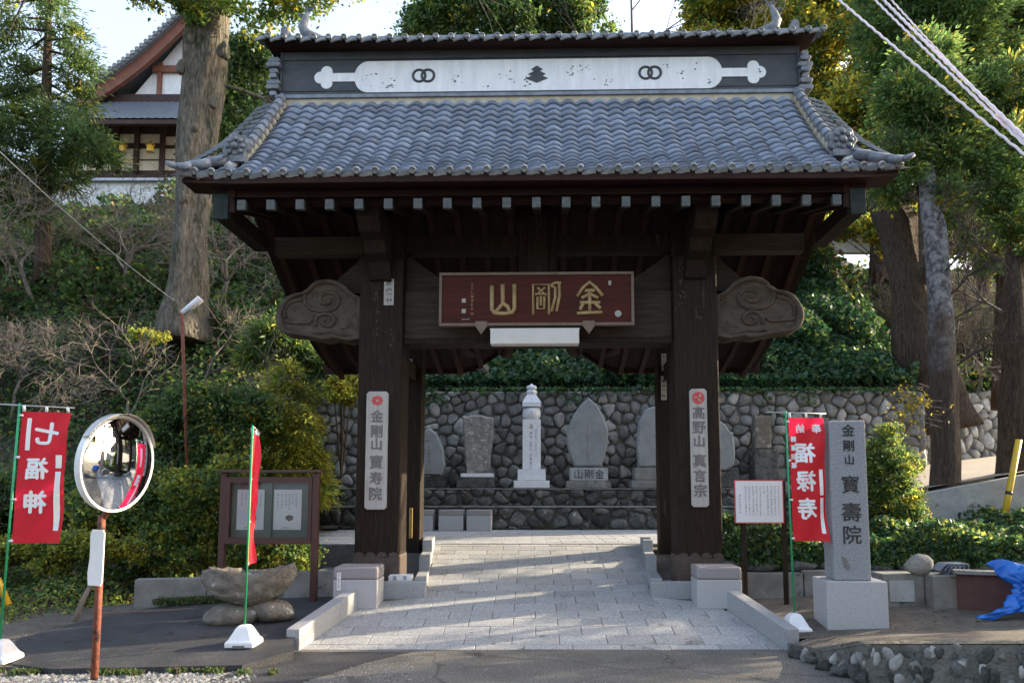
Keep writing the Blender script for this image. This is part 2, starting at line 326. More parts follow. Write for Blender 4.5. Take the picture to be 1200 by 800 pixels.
def crown_mesh(name, blobs, clumps, per, lsize, mats, mix=None, cr=.35, aspect=.6, droop=0.0, spray=False, shell=.5, flat=.6):
    cc, cdir = blob_pts(blobs, clumps, shell)
    k = rng.uniform(.5, 1.5, clumps)
    cnt = rng.integers(int(per*.4), int(per*1.6)+1, clumps)
    idx = np.repeat(np.arange(clumps), cnt); n = len(idx)
    off = rng.normal(size=(n, 3))*.5; off *= (cr*k[idx]).reshape(-1, 1)*np.array([1, 1, flat])
    C = cc[idx]+off
    dirs = None
    if spray: dirs = off+cdir[idx]*.25+np.array([0, 0, -droop])+rng.normal(size=(n, 3))*.12
    elif droop: dirs = rng.normal(size=(n, 3))+np.array([0, 0, -droop])
    mi = None
    if mix: # clump-wise choice of material
        cm = rng.choice(len(mix), clumps, p=np.array(mix)/sum(mix)); mi = cm[idx]
    return leaves_mesh(name, C, lsize, mats, aspect, dirs, mi=mi)
def limb_mesh(name, segs, mats, seg=5, smooth=True):
    """segs: (p0,p1,r0,r1) tapered prisms"""
    A = np.array([s_[0] for s_ in segs], float); B = np.array([s_[1] for s_ in segs], float)
    r0 = np.array([s_[2] for s_ in segs]); r1 = np.array([s_[3] for s_ in segs]); n = len(segs)
    d = unit(B-A); ref = np.where(np.abs(d[:, 2:3]) > .9, np.array([[1., 0, 0]]), np.array([[0, 0, 1.]])); u = unit(np.cross(d, ref)); w_ = np.cross(d, u)
    V = []
    for k in range(seg):
        a = 2*PI*k/seg; V.append(A+(u*math.cos(a)+w_*math.sin(a))*r0[:, None])
    for k in range(seg):
        a = 2*PI*k/seg; V.append(B+(u*math.cos(a)+w_*math.sin(a))*r1[:, None])
    V = np.stack(V, axis=1).reshape(-1, 3); base = (np.arange(n)*2*seg)[:, None]
    F = np.concatenate([base+np.array([k, (k+1) % seg, seg+(k+1) % seg, seg+k]) for k in range(seg)], axis=0)
    return fast_mesh(name, V, F, mats, smooth)
def branch(rd, p, d, L, r, depth, segs, spread=.6, up=.15, shrink=.68, kids=(2, 4), wob=.25, gravity=0, rmin=.004, tips=None):
    n = 3; q = Vector(p); dd = Vector(d).normalized(); rr = r
    for i in range(n):
        dd = (dd+Vector((rd.gauss(0, wob), rd.gauss(0, wob), rd.gauss(0, wob)*.7+up-gravity))*.45).normalized()
        nq = q+dd*(L/n); nr = max(rr*(.86 if depth else .7), rmin*.6); segs.append((tuple(q), tuple(nq), rr, nr)); q = nq; rr = nr
        if depth and i > 0:
            for _ in range(rd.randint(*kids)-1 if i < n-1 else rd.randint(*kids)):
                a = Vector((rd.gauss(0, 1), rd.gauss(0, 1), rd.gauss(0, .8))); a = (a-dd*a.dot(dd)).normalized()
                nd = (dd+a*spread*rd.uniform(.6, 1.5)).normalized()
                branch(rd, q, nd, L*shrink*rd.uniform(.7, 1.2), max(rr*.66, rmin), depth-1, segs, spread, up, shrink, kids, wob, gravity, rmin, tips)
    if not depth and tips is not None: tips.append(tuple(q))
def trunk_obj(name, pts, rad, m_, parent, seg=14, flute=.08, seed=0):
    """tapered, slightly fluted trunk"""
    rd = random.Random(seed); ph = [rd.uniform(0, 6) for _ in range(4)]
    P_ = [Vector(p) for p in pts]; fine = []; fr = []
    for i in range(len(P_)-1):
        for k in range(5): t = k/5; fine.append(P_[i].lerp(P_[i+1], t)); fr.append(rad[i]*(1-t)+rad[i+1]*t)
    fine.append(P_[-1]); fr.append(rad[-1]); mb = MB(); mb.tube(fine, fr, seg, caps=True)
    out = []
    for j, v in enumerate(mb.v):
        i = min(j//seg, len(fine)-1); c = fine[i]; a = 2*PI*(j % seg)/seg
        k = 1+flute*(math.sin(3*a+ph[0]+i*.15)+.6*math.sin(5*a+ph[1]-i*.2)+.4*math.sin(i*.9+ph[2]+a))
        out.append(tuple(c+(Vector(v)-c)*k))
    mb.v = out; return mb.build(name, m_, parent)

M['plate'] = mat('dark_green_metal', (.011, .016, .014), (.03, .037, .034), 9, .6, .3)

# bark that is brown and furrowed low down and flakes to silver grey higher up
bm_ = mat('two_tone_bark', (.05, .035, .026), (.13, .095, .07), 3, .95, 1, (6, 6, .8), bdist=.08, speck=(9, .35)); nt = bm_.node_tree; N_ = nt.nodes; L_n = nt.links
pb_ = N_['Principled BSDF']; old = pb_.inputs['Base Color'].links[0].from_socket
tc_ = N_.new('ShaderNodeTexCoord'); sx_ = N_.new('ShaderNodeSeparateXYZ'); L_n.new(tc_.outputs['Object'], sx_.inputs[0])
n_ = N_.new('ShaderNodeTexNoise'); n_.inputs['Scale'].default_value = 2.2; n_.inputs['Detail'].default_value = 6; L_n.new(tc_.outputs['Object'], n_.inputs[0])
ad_ = N_.new('ShaderNodeMath'); ad_.operation = 'MULTIPLY_ADD'; ad_.inputs[1].default_value = 4.0; L_n.new(n_.outputs[0], ad_.inputs[0]); L_n.new(sx_.outputs[2], ad_.inputs[2])
mr_ = N_.new('ShaderNodeMapRange'); mr_.inputs[1].default_value = 6.4; mr_.inputs[2].default_value = 7.6; L_n.new(ad_.outputs[0], mr_.inputs[0])
mx_ = N_.new('ShaderNodeMix'); mx_.data_type = 'RGBA'; L_n.new(mr_.outputs[0], mx_.inputs[0]); L_n.new(old, mx_.inputs[6]); n4 = N_.new('ShaderNodeTexNoise'); n4.inputs['Scale'].default_value = 9; L_n.new(tc_.outputs['Object'], n4.inputs[0])
r4 = N_.new('ShaderNodeValToRGB'); r4.color_ramp.elements[0].position = .38; r4.color_ramp.elements[1].position = .62; r4.color_ramp.elements[0].color = (.09, .085, .085, 1); r4.color_ramp.elements[1].color = (.30, .29, .30, 1); L_n.new(n4.outputs[0], r4.inputs[0]); L_n.new(r4.outputs[0], mx_.inputs[7]); L_n.new(mx_.outputs[2], pb_.inputs['Base Color']); M['bark2'] = bm_

nt = M['asphalt'].node_tree; N_ = nt.nodes; pb_ = N_['Principled BSDF']; old = pb_.inputs['Base Color'].links[0].from_socket
tc_ = N_.new('ShaderNodeTexCoord'); nz = N_.new('ShaderNodeTexNoise'); nz.inputs['Scale'].default_value = 1.6; nt.links.new(tc_.outputs['Object'], nz.inputs[0])
va_ = N_.new('ShaderNodeVectorMath'); va_.operation = 'MULTIPLY_ADD'; va_.inputs[1].default_value = (.7, .7, 0); nt.links.new(nz.outputs['Color'], va_.inputs[0]); nt.links.new(tc_.outputs['Object'], va_.inputs[2])
vo_ = N_.new('ShaderNodeTexVoronoi'); vo_.feature = 'DISTANCE_TO_EDGE'; vo_.inputs['Scale'].default_value = .45; nt.links.new(va_.outputs[0], vo_.inputs['Vector'])
r5 = N_.new('ShaderNodeMapRange'); r5.inputs[1].default_value = .003; r5.inputs[2].default_value = .010; r5.inputs[3].default_value = .4; r5.inputs[4].default_value = 0; nt.links.new(vo_.outputs[0], r5.inputs[0])
m5 = N_.new('ShaderNodeMix'); m5.data_type = 'RGBA'; nt.links.new(r5.outputs[0], m5.inputs[0]); nt.links.new(old, m5.inputs[6]); m5.inputs[7].default_value = (.025, .025, .025, 1); nt.links.new(m5.outputs[2], pb_.inputs['Base Color'])

for k_ in ('plaqwood', 'wood', 'woodx', 'redwood', 'nose', 'soffit', 'plate', 'stone', 'stonedk', 'bark', 'barkbr', 'trough', 'asphalt', 'asphaltdk', 'dirt'): M[k_].node_tree.nodes['Principled BSDF'].inputs['Specular IOR Level'].default_value = .2
# ================================================================ GROUND
def lerp_table(t, y):
    if y <= t[0][0]: return t[0][1]
    for (a, b), (c, d) in zip(t, t[1:]):
        if y <= c: k = (y-a)/(c-a); return b+(d-b)*k
    return t[-1][1]
def smooth(a, b, x): t = min(1, max(0, (x-a)/(b-a))); return t*t*(3-2*t)
LEFT_T = [(9.0, .02), (10.4, .22), (11.4, .38), (13, .8), (15, 1.5), (17.5, 3.6), (20, 6.2), (24, 9.8), (30, 13.8), (34, 14.3), (60, 14.6)]
def yw(x):
    return lerp_table([(-20, 20.8), (11, 20.8), (13.4, 25.3), (18, 27.4), (40, 33)], x)
def hill(x, y):
    hl = lerp_table(LEFT_T, y)+.35*math.sin(x*.8+1)*smooth(14, 18, y)+.2*math.sin(x*1.9+y)*smooth(14, 18, y)
    yy = y-yw(x)
    top = lerp_table([(11, 4.66), (13.4, 4.8), (18, 5.5), (40, 9)], x)
    hc = -.3 if yy < 0 else min(top+yy*(.86)+.15*math.sin(x*1.3+y*.7)*min(1, yy), 13.2+.02*y)
    w_ = smooth(-6.9, -5.2, x); return hl*(1-w_)+hc*w_
def grid_obj(name, xs, ys, fz, m_, parent=None):
    v = [(x, y, fz(x, y)) for y in ys for x in xs]; nx = len(xs)
    f = [(j*nx+i, j*nx+i+1, (j+1)*nx+i+1, (j+1)*nx+i) for j in range(len(ys)-1) for i in range(nx-1)]
    mb = MB(); mb.add(v, f, 0, True); return mb.build(name, m_, parent)
def fr(a, b, s): n = max(1, int(round((b-a)/s))); return [a+(b-a)*i/n for i in range(n+1)]

mb = MB(); mb.add([(-400, -400, 0), (400, -400, 0), (400, 400, 0), (-400, 400, 0)], [(0, 1, 2, 3)]); kind(mb.build('road', M['asphalt']), 'structure')
kind(grid_obj('hillside', fr(-45, -12, 1)+fr(-11.7, 20, .3)+fr(21, 60, 1.2), fr(9.0, 32, .25)+fr(33, 90, 3), hill, M['soil']), 'structure')

# left asphalt apron
def zl(x, y): return .06+.08*(y-7.65)
def poly_sheet(name, pts, fz, m_, thick=.25):
    top = [(x, y, fz(x, y)) for x, y in pts]; n = len(pts); v = top+[(x, y, z-thick) for x, y, z in top]
    f = [tuple(range(n))]+[(i, n+i, n+(i+1) % n, (i+1) % n) for i in range(n)]
    mb = MB(); mb.add(v, f); return mb.build(name, m_)
kind(poly_sheet('asphalt_apron', [(-2.62, 8.2), (-3.0, 7.72), (-3.9, 7.66), (-4.9, 7.6), (-5.4, 7.75), (-5.75, 8.2), (-6.0, 8.7), (-5.75, 9.4), (-5.2, 10.2), (-4.7, 10.9), (-2.4, 11.2), (-2.4, 10.5), (-2.82, 8.8)][::-1], zl, M['asphaltdk']), 'structure')
def zr(x, y): return .10+.075*max(0, y-8.4)+.05*max(0, x-3)
sc_o = grid_obj('side_court', [2.9]+fr(3.3, 14, .5), [8.75, 9.5, 10.2, 10.9, 11.4], zr, M['dirt']); kind(sc_o, 'structure')
for v in sc_o.data.vertices:
    if v.co.x < 3: v.co.x = 3.12-.2*(v.co.y-8.75)
LW = [(3.02, 8.62), (3.1, 7.9), (3.28, 7.25), (4.5, 6.65), (6.5, 6.2), (14, 5.5)]; LZ = [.08, .17, .375, .50, .58, .8]
mb = MB(); t_ = [(x, y, z) for (x, y), z in zip(LW, LZ)]; k_ = [(x+.25, 8.76, zr(x+.25, 8.76)) for x, y in LW]
mb.add(t_+k_, [(i, i+1, len(LW)+i+1, len(LW)+i) for i in range(len(LW)-1)], 0, True)
kind(mb.build('side_court', M['dirt']), 'structure')

kind(poly_sheet('road_patch', [(-1.4, 8.60), (-2.80, 8.62), (-3.0, 8.2), (-3.1, 7.6), (-3.5, 6.2), (-2.9, 6.2), (-2.42, 7.0), (-2.05, 7.6), (-1.8, 8.1)], lambda x, y: .006, M['asphaltdk'], .05), 'structure')
# ramp plane
def zramp(y): return .165*(y-8.75)-.003 if y < 13.95 else .855
mb = MB(); mb.add([(-2.9, 8.75, .0), (3.15, 8.75, .0), (3.0, 13.95, .82), (-2.8, 13.95, .82)], [(0, 1, 2, 3)])
mb.add([(-2.9, 8.75, .0), (3.15, 8.75, .0), (3.15, 8.75, -.2), (-2.9, 8.75, -.2)], [(3, 2, 1, 0)])
pave = kind(mb.build('paving', M['joint']), 'structure')
for v in pave.data.vertices: v.co.z -= .012
def half_l(y): # left and right limits of the paved strip
    if y < 10.68: k = (y-8.75)/1.93; return -2.72+.42*k, 2.98-.38*k
    k = (y-10.68)/3.3; return -1.55-.30*k, 1.74+.34*k
rd = random.Random(3); ns = 0; stuff = MB()
def slab_mesh(mb, x0, x1, y0, y1, zf, g_=.004, th=.05, clip=None, dz=0):
    c = [(x0+g_, y0+g_), (x1-g_, y0+g_), (x1-g_, y1-g_), (x0+g_, y1-g_)]
    if clip:
        c = [(min(max(x, clip(y)[0]), clip(y)[1]), y) for x, y in c]
        if c[1][0]-c[0][0] < .04 and c[2][0]-c[3][0] < .04: return None
    e = .006; cx = sum(p[0] for p in c)/4; cy = sum(p[1] for p in c)/4
    inn = [(x+(e if x < cx else -e), y+(e if y < cy else -e)) for x, y in c]
    v = [(x, y, zf(y)+dz) for x, y in inn]+[(x, y, zf(y)-.005+dz) for x, y in c]+[(x, y, zf(y)-th) for x, y in c]
    f = [(0, 1, 2, 3)]+[(4+i, 4+(i+1) % 4, (i+1) % 4, i) for i in range(4)]+[(8+i, 8+(i+1) % 4, 4+(i+1) % 4, 4+i) for i in range(4)]
    mb.add(v, f); return cx, cy
row = 0; y = 8.75
while y < 13.9:
    d = .18 if row == 0 else .303
    off = (row % 2)*.29+(.14 if row == 0 else 0)
    for i in range(-7, 8):
        x0 = i*.58-off+.05; x1 = x0+.58; lo, hi = half_l((y+y+d)/2)
        if x1 < lo+.02 or x0 > hi-.02: continue
        mb = MB(); r_ = slab_mesh(mb, x0, x1, y, min(y+d, 13.93), zramp, clip=half_l, dz=rd.uniform(-.002, .002))
        if r_:
            cx, cy = r_; cz = zramp(cy); mb.v = [(a-cx, b-cy, c-cz) for a, b, c in mb.v]
            mb.build('slab', M['slab'], pave, (cx, cy, cz)); ns += 1
    y += d; row += 1
pl = MB(); pl.add([(-6.6, 13.95, .84), (8.2, 13.95, .84), (8.2, 19.3, .84), (-6.6, 19.3, .84)], [(0, 1, 2, 3)]); pl.add([(-6.6, 13.95, .84), (8.2, 13.95, .84), (8.2, 13.95, -.2), (-6.6, 13.95, -.2)], [(3, 2, 1, 0)])
plo = kind(pl.build('plateau_pavement', M['joint']), 'structure')
st = MB(); y = 13.95; row = 0
while y < 18.9:
    for i in range(-8, 14): x0 = i*.58-(row % 2)*.29; slab_mesh(st, x0, x0+.58, y, min(y+.303, 18.92), lambda q: .865, dz=rd.uniform(-.002, .002))
    y += .303; row += 1
M['slab2'] = mat('paving_granite_far', (.25, .265, .29), (.39, .40, .42), 6, .8, .3, island=.12)
kind(st.build('paving_field', M['slab2'], plo), 'stuff')
print('slabs', ns)

# kerbs
def kerb_piece(x0, y0, x1, y1, w_, za0, za1, zb, side):
    """sloping granite kerb between two points; outer side by sign"""
    d = Vector((x1-x0, y1-y0)).normalized(); n = Vector((-d.y, d.x))*side*w_
    b = [(x0, y0), (x1, y1), (x1+n.x, y1+n.y), (x0+n.x, y0+n.y)]
    mb = MB(); z = [za0, za1, za1, za0]
    mb.add([(p[0], p[1], zb) for p in b]+[(p[0], p[1], q) for p, q in zip(b, z)], [(0, 3, 2, 1), (4, 5, 6, 7), (0, 1, 5, 4), (1, 2, 6, 5), (2, 3, 7, 6), (3, 0, 4, 7)]); return mb
for s, xs in ((1, (-2.73, -2.30)), (-1, (2.99, 2.60))):
    o = thing('kerb', 'sloping granite kerb on the left side of the forecourt' if s > 0 else 'sloping granite kerb on the right side of the forecourt', 'kerb', (0, 0, 0), 0, 'kerbs flanking the forecourt')
    ym = 9.72; xm = (xs[0]+xs[1])/2
    kerb_piece(xs[0], 8.72, xm, ym-.003, .17, .24, .41, -.1, s).build('kerb_stone', M['stoneg'], o, bevel=.008)
    kerb_piece(xm, ym+.003, xs[1], 10.7, .17, .412, .58, -.1, s).build('kerb_stone', M['stoneg'], o, bevel=.008)
for s in (-1, 1):
    o = thing('planter_kerb', 'low granite kerb box round the left gate post' if s < 0 else 'low granite kerb box round the right gate post', 'kerb', (0, 0, 0), 0, 'kerb boxes round the gate posts')
    x0 = -1.55 if s < 0 else 1.74; k = -.09 if s < 0 else .10
    MB().box(min(x0, x0+s*.72), max(x0, x0+s*.72), 10.72, 10.88, .2, .54).build('kerb_stone', M['stoneg'], o, bevel=.008)
    for (a, b, zt) in ((10.885, 12.0, .57), (12.005, 12.9, .80), (12.905, 13.93, 1.0)):
        kerb_piece(x0+k*(a-10.7), a, x0+k*(b-10.7), b, .17, zt, zt, .1, 1 if s < 0 else -1).build('kerb_stone', M['stoneg'], o, bevel=.008)
    mb = MB(); xa, xb = (-3.9, x0-.03) if s < 0 else (x0+.03, 2.85); mb.box(xa if s < 0 else xa, xb, 10.89, 14.0, .05, .42); kind(mb.build('gravel_bed', M['conc']), 'structure')

# ================================================================ THE GATE
GX, GY = .09, 11.0
gate = thing('temple_gate', 'large dark wooden temple gate with grey tiled roof over the paved approach', 'gate', (GX, GY, 0), R(-1.3))
def gp(name, mb, m_, **k): return mb.build(name, m_, gate, **k)
RW = M['redwood']; WD = M['wood']
for s in (-1, 1):
    mb = MB(); x = s*2.43
    mb.box(x-.335, x+.335, 0, .6, .46, 5.5); gp('post', mb, WD, bevel=.02)
    mb = MB(); pts = [(x-.345, .47), (x+.345, .47), (x+.345, .86)]
    for k in range(4): # scalloped upper edge
        c = x+.345-.0863-.1725*k
        for a in range(0, 181, 30): pts.append((c+.0863*math.cos(R(a)), .86+.085*math.sin(R(a))))
    pts.append((x-.345, .86)); mb.prism(pts, -.016, .61); gp('post_shoe', mb, M['shoe'])
    MB().box(x-.45, x+.45, -.1, .72, .36, .46).build('base_stone', M['stoneg'], gate, bevel=.01)
    xr = s*2.40; mb = MB(); mb.box(xr-.2, xr+.2, 2.4, 2.8, .5, 5.0); gp('rear_post', mb, WD, bevel=.015)
    MB().box(xr-.3, xr+.3, 2.3, 2.9, .40, .5).build('base_stone', M['stoneg'], gate, bevel=.01)
    mb = MB(); mb.box(xr-.09, xr+.09, .6, 2.4, 3.9, 4.2); gp('side_tie', mb, WD, bevel=.01)
    # forward bracket arm carrying the eave purlin
    prof = [(-.95, 5.80), (-.95, 5.98), (.0, 5.98), (.0, 5.1), (-.08, 5.12), (-.22, 5.35), (-.45, 5.42), (-.55, 5.58), (-.8, 5.62)]
    mb = MB(); T = Matrix.Translation((x+s*-.05, 0, 0)) @ Matrix.Rotation(PI/2, 4, 'Z')
    v = [(x-.16, p[0], p[1]) for p in prof]+[(x+.16, p[0], p[1]) for p in prof]; n = len(prof)
    mb.add(v, [tuple(range(n)), tuple(reversed(range(n, 2*n)))]+[(i, n+i, n+(i+1) % n, (i+1) % n) for i in range(n)]); gp('bracket_arm', mb, WD)
    mb = MB(); mb.box(x-.335, x+.335, .1, .6, 5.5, 6.25); gp('post_head', mb, WD)
    # cloud nose of the lintel
    C = [(690, 180), (655, 172), (620, 150), (560, 90), (500, 62), (450, 54), (400, 58), (365, 68), (335, 88), (310, 120), (290, 132), (270, 145), (235, 150), (200, 160), (172, 174), (150, 190), (130, 218), (113, 250), (100, 280), (95, 310), (98, 340), (105, 370), (120, 400), (140, 420), (170, 434), (200, 440), (230, 440), (260, 445), (300, 450), (340, 458), (390, 470), (430, 478), (470, 472), (500, 464), (550, 475), (600, 484), (690, 474)]
    K = 1/5.715/76.0
    def cz(p): return (s*(2.76+(690-p[0])*K), 4.22+(474-p[1])*K)
    pts = [cz(p) for p in C]
    if s < 0: pass
    else: pts = pts[::-1]
    mb = MB(); mb.prism(pts, .16, .47); nose = gp('lintel_nose', mb, M['nose'])
    rm_ = MB(); ctr = cz((420, 275)); nP = len(pts); k1_, k2_ = .975, .86
    o_ = [(ctr[0]+(p[0]-ctr[0])*1.0, ctr[1]+(p[1]-ctr[1])*1.0) for p in pts]
    v_ = [(p[0], .16, p[1]) for p in o_]+[(p[0], .12, p[1]) for p in o_]
    v_ += [(ctr[0]+(p[0]-ctr[0])*k1_, .095, ctr[1]+(p[1]-ctr[1])*k1_) for p in o_]+[(ctr[0]+(p[0]-ctr[0])*.885, .10, ctr[1]+(p[1]-ctr[1])*.885) for p in o_]+[(ctr[0]+(p[0]-ctr[0])*k2_, .161, ctr[1]+(p[1]-ctr[1])*k2_) for p in o_]
    rm_.add(v_, [(r*nP+i, (r+1)*nP+i, (r+1)*nP+(i+1) % nP, r*nP+(i+1) % nP)[::-1] for r in range(4) for i in range(nP)], 0, True); rm_.build('carved_rim', M['nose'], nose)
    rl = MB()
    def rel(cp, r=.034):
        rl.tube([(cz(p)[0], .158, cz(p)[1]) for p in cp], r, 6)
    def offs(k): # inner rim line
        cx, cy = 400, 270; return [(p[0]+(cx-p[0])*k, p[1]+(cy-p[1])*k) for p in C[3:27]]
    pass
    def spiral(cx, cy, r0, turns, a0, sgn, sq=.78):
        return [(cx+r0*(1-.8*t/24)*math.cos(a0+sgn*turns*2*PI*t/24), cy+sq*r0*(1-.8*t/24)*math.sin(a0+sgn*turns*2*PI*t/24)) for t in range(25)]
    rel([(690, 215), (640, 200), (600, 150), (540, 110)]); rel([(300, 130), (285, 180), (300, 230), (345, 262), (400, 272)]+spiral(445, 195, 98, 1.25, 1.6, -1))
    rel(spiral(445, 345, 84, 1.3, 2.6, 1)+[]); rel([(155, 340), (200, 350), (270, 355), (320, 355), (365, 310)]); rel([(345, 420), (420, 425), (480, 418), (530, 440), (605, 458)], .02)
    rel([(160, 320), (150, 265), (185, 212), (235, 195), (275, 190)]); rel([(540, 395), (580, 392), (610, 360)], .012)
    rl.build('carved_scrolls', M['nose'], nose)
    # triangular hip boards either side of the post
    for q, (xi, w_) in enumerate(((x-s*.335, .78), (x+s*.335, .62))):
        d = -s if q == 0 else s
        mb = MB(); p = [(xi, 5.0), (xi+d*w_, 5.0), (xi+d*w_, 5.06), (xi+d*.05, 5.58), (xi, 5.58)]
        if d > 0: p = p[::-1]
        mb.prism(p, .28, .4); gp('gusset_board', mb, M['woodx'])
mb = MB(); mb.box(-2.095, 2.095, .12, .5, 4.22, 4.98); gp('lintel_beam', mb, M['woodx'], bevel=.025)
MB().box(-2.08, 2.08, .09, .53, 4.14, 4.215).build('lintel_trim', WD, gate)
for a_, b_ in ((-4.2, -2.77), (-2.09, -.305), (.305, 2.09), (2.77, 4.2)): mb = MB(); mb.box(a_, b_, .2, .42, 5.62, 5.9); gp('tie_beam', mb, WD if abs(a_) < 2.5 else M['woodx'])
mb = MB(); mb.box(-.3, .3, .16, .42, 4.985, 6.4); mb.box(-.16, .16, .1, .16, 5.0, 6.3); gp('king_strut', mb, WD, bevel=.01)
mb = MB(); mb.box(-4.25, 4.25, 2.45, 2.75, 4.93, 5.03); gp('rear_purlin', mb, WD)
# bracing struts seen under the lintel
for s in (-1, 1):
    for xx, dx in ((1.6, -.25), (.55, .2)):
        mb = MB(); mb.tube([(s*xx, 2.6, 4.9), (s*(xx+dx*.4), 3.3, 4.65), (s*(xx+dx), 4.2, 4.75)], .1, 8); gp('rear_strut', mb, RW)

# soffit / roof underside profile (local y, z), front to rear ridge to rear eave
def arch(x):
    a = abs(x); return .85*(1-smooth(0, 1.75, a))
def soff(x, y):
    zb = lerp_table([(-1.35, 5.92), (-.2, 6.28), (.1, 6.36), (.8, 5.95), (1.5, 5.52), (2.5, 5.06), (3.5, 4.70), (4.5, 4.47)], y)
    return zb+arch(x)*smooth(1.8, 4.5, y)
ys_ = [-1.3, -.8, -.2, .1, .45, .8, 1.15, 1.5, 2, 2.5, 3, 3.5, 4, 4.5]
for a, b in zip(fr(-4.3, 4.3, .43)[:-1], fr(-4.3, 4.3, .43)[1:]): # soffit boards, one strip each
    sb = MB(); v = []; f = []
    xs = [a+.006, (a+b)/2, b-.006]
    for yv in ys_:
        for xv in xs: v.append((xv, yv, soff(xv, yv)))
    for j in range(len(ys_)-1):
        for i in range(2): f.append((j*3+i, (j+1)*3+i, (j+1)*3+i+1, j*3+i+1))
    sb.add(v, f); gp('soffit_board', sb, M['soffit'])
    xr = (a+b)/2-.215+.0
    rb = MB()
    for (y0, y1) in zip(ys_[2:-1], ys_[3:]):
        z0 = soff(xr, y0); z1 = soff(xr, y1)
        rb.add([(xr-.05, y0, z0-.12), (xr+.05, y0, z0-.12), (xr+.05, y1, z1-.12), (xr-.05, y1, z1-.12), (xr-.05, y0, z0), (xr+.05, y0, z0), (xr+.05, y1, z1), (xr-.05, y1, z1)],
               [(0, 3, 2, 1), (0, 1, 5, 4), (1, 2, 6, 5), (3, 0, 4, 7), (2, 3, 7, 6)])
    gp('rear_rafter', rb, RW)
# front rafters with verdigris caps
for i in range(21):
    x = -4.12+i*.4125; v = []
    mb = MB(); y0, y1 = -1.28, .1; z0, z1 = 5.90, 6.3
    mb.add([(x-.055, y0, z0-.13), (x+.055, y0, z0-.13), (x+.055, y1, z1-.13), (x-.055, y1, z1-.13), (x-.055, y0, z0), (x+.055, y0, z0), (x+.055, y1, z1), (x-.055, y1, z1)],
           [(0, 3, 2, 1), (0, 1, 5, 4), (1, 2, 6, 5), (3, 0, 4, 7), (2, 3, 7, 6), (4, 5, 6, 7)])
    r_ = gp('rafter', mb, WD)
    MB().box(x-.058, x+.058, y0-.012, y0+.05, z0-.136, z0+.004).build('rafter_cap', M['cap'], r_)
# eave purlin, fascia, plates
mb = MB(); mb.box(-4.62, 4.62, -1.12, -.93, 5.93, 6.17); gp('eave_purlin', mb, RW, bevel=.01)
def eave_dz(x): return .085*max(0, (abs(x)-3.9)/1.15)**2
mb = MB(); v = []; f = []; xs = fr(-4.98, 4.98, .4)
for x in xs:
    for (y, z) in ((-1.40, 6.10), (-1.40, 6.22), (-1.0, 6.34), (-1.0, 6.1)): v.append((x, y+.12*(abs(x)/5)**8, z+eave_dz(x)))
for i in range(len(xs)-1):
    for k in range(4): f.append((i*4+k, (i+1)*4+k, (i+1)*4+(k+1) % 4, i*4+(k+1) % 4))
mb.add(v, f); gp('eave_board', mb, RW)
for s in (-1, 1):
    mb = MB(); mb.box(s*4.47-.11, s*4.47+.11, -1.17, -1.121, 5.68, 6.05); gp('purlin_end_cover', mb, M['plate'], bevel=.008)
    mb = MB(); mb.box(s*4.45-.11, s*4.45+.11, -1.12, .3, 5.7, 5.925); gp('purlin_end', mb, WD)
    # barge boards: rear leg and front leg
    bb = MB(); v = []; f = []
    yy = [-1.15, -.6, 0, .1, .45, .8, 1.15, 1.5, 2, 2.5, 3, 3.5, 4, 4.55]
    for yv in yy:
        z = soff(4.3*s, yv); 
        for (xx, zz) in ((s*4.27, z-.2), (s*4.37, z-.2), (s*4.37, z+.3), (s*4.27, z+.3)): v.append((xx, yv, zz))
    for i in range(len(yy)-1):
        for k in range(4): f.append((i*4+k, (i+1)*4+k, (i+1)*4+(k+1) % 4, i*4+(k+1) % 4))
    f += [(0, 1, 2, 3), tuple(len(v)-4+k for k in (3, 2, 1, 0))]
    bb.add(v, f); gp('barge_board', bb, RW)
    bb = MB(); v = []; f = []
    for yv in yy[1:]:
        z = soff(4.3*s, yv)
        for (xx, zz) in ((s*4.37, z+.12), (s*4.6, z+.02), (s*4.6, z+.42), (s*4.37, z+.42)): v.append((xx, yv, zz))
    for i in range(len(yy)-2):
        for k in range(4): f.append((i*4+k, (i+1)*4+k, (i+1)*4+(k+1) % 4, i*4+(k+1) % 4))
    bb.add(v, f); gp('verge_board', bb, WD)

# roof surfaces
PROF = [(0, -1.42, 6.22), (.22, -1.0, 6.56), (.45, -.52, 7.02), (.7, .02, 7.62), (1, .68, 8.42)]
def prof(d):
    for (a, y0, z0), (b, y1, z1) in zip(PROF, PROF[1:]):
        if d <= b: k = (d-a)/(b-a); return y0+(y1-y0)*k, z0+(z1-z0)*k
    return PROF[-1][1:]
def psm(d): # smoothed profile
    a = [prof(min(1, max(0, d+e))) for e in (-.1, -.05, 0, .05, .1)]; k = [prof(d)]*2+a if d in (0, 1) else a
    return (sum(q[0] for q in k)/len(k), sum(q[1] for q in k)/len(k)) if .1 <= d <= .9 else prof(d)
def edge(d): return 5.12-.26*min(1, d*2.2)-.20*max(0, (d-.45)/.55)
mb = MB(); v = []; f = []; nx = 24
for j in range(11):
    d = j/10; y, z = psm(d)
    for i in range(nx+1):
        x = edge(d)*(2*i/nx-1); v.append((x, y+.06, z-.07+eave_dz(x)*(1-d)-max(0, abs(x)-4.4)*.25*d))
for j in range(10):
    for i in range(nx): f.append((j*(nx+1)+i, j*(nx+1)+i+1, (j+1)*(nx+1)+i+1, (j+1)*(nx+1)+i))
mb.add(v, f, 0, True); gp('roof_underlay', mb, M['halldark'])
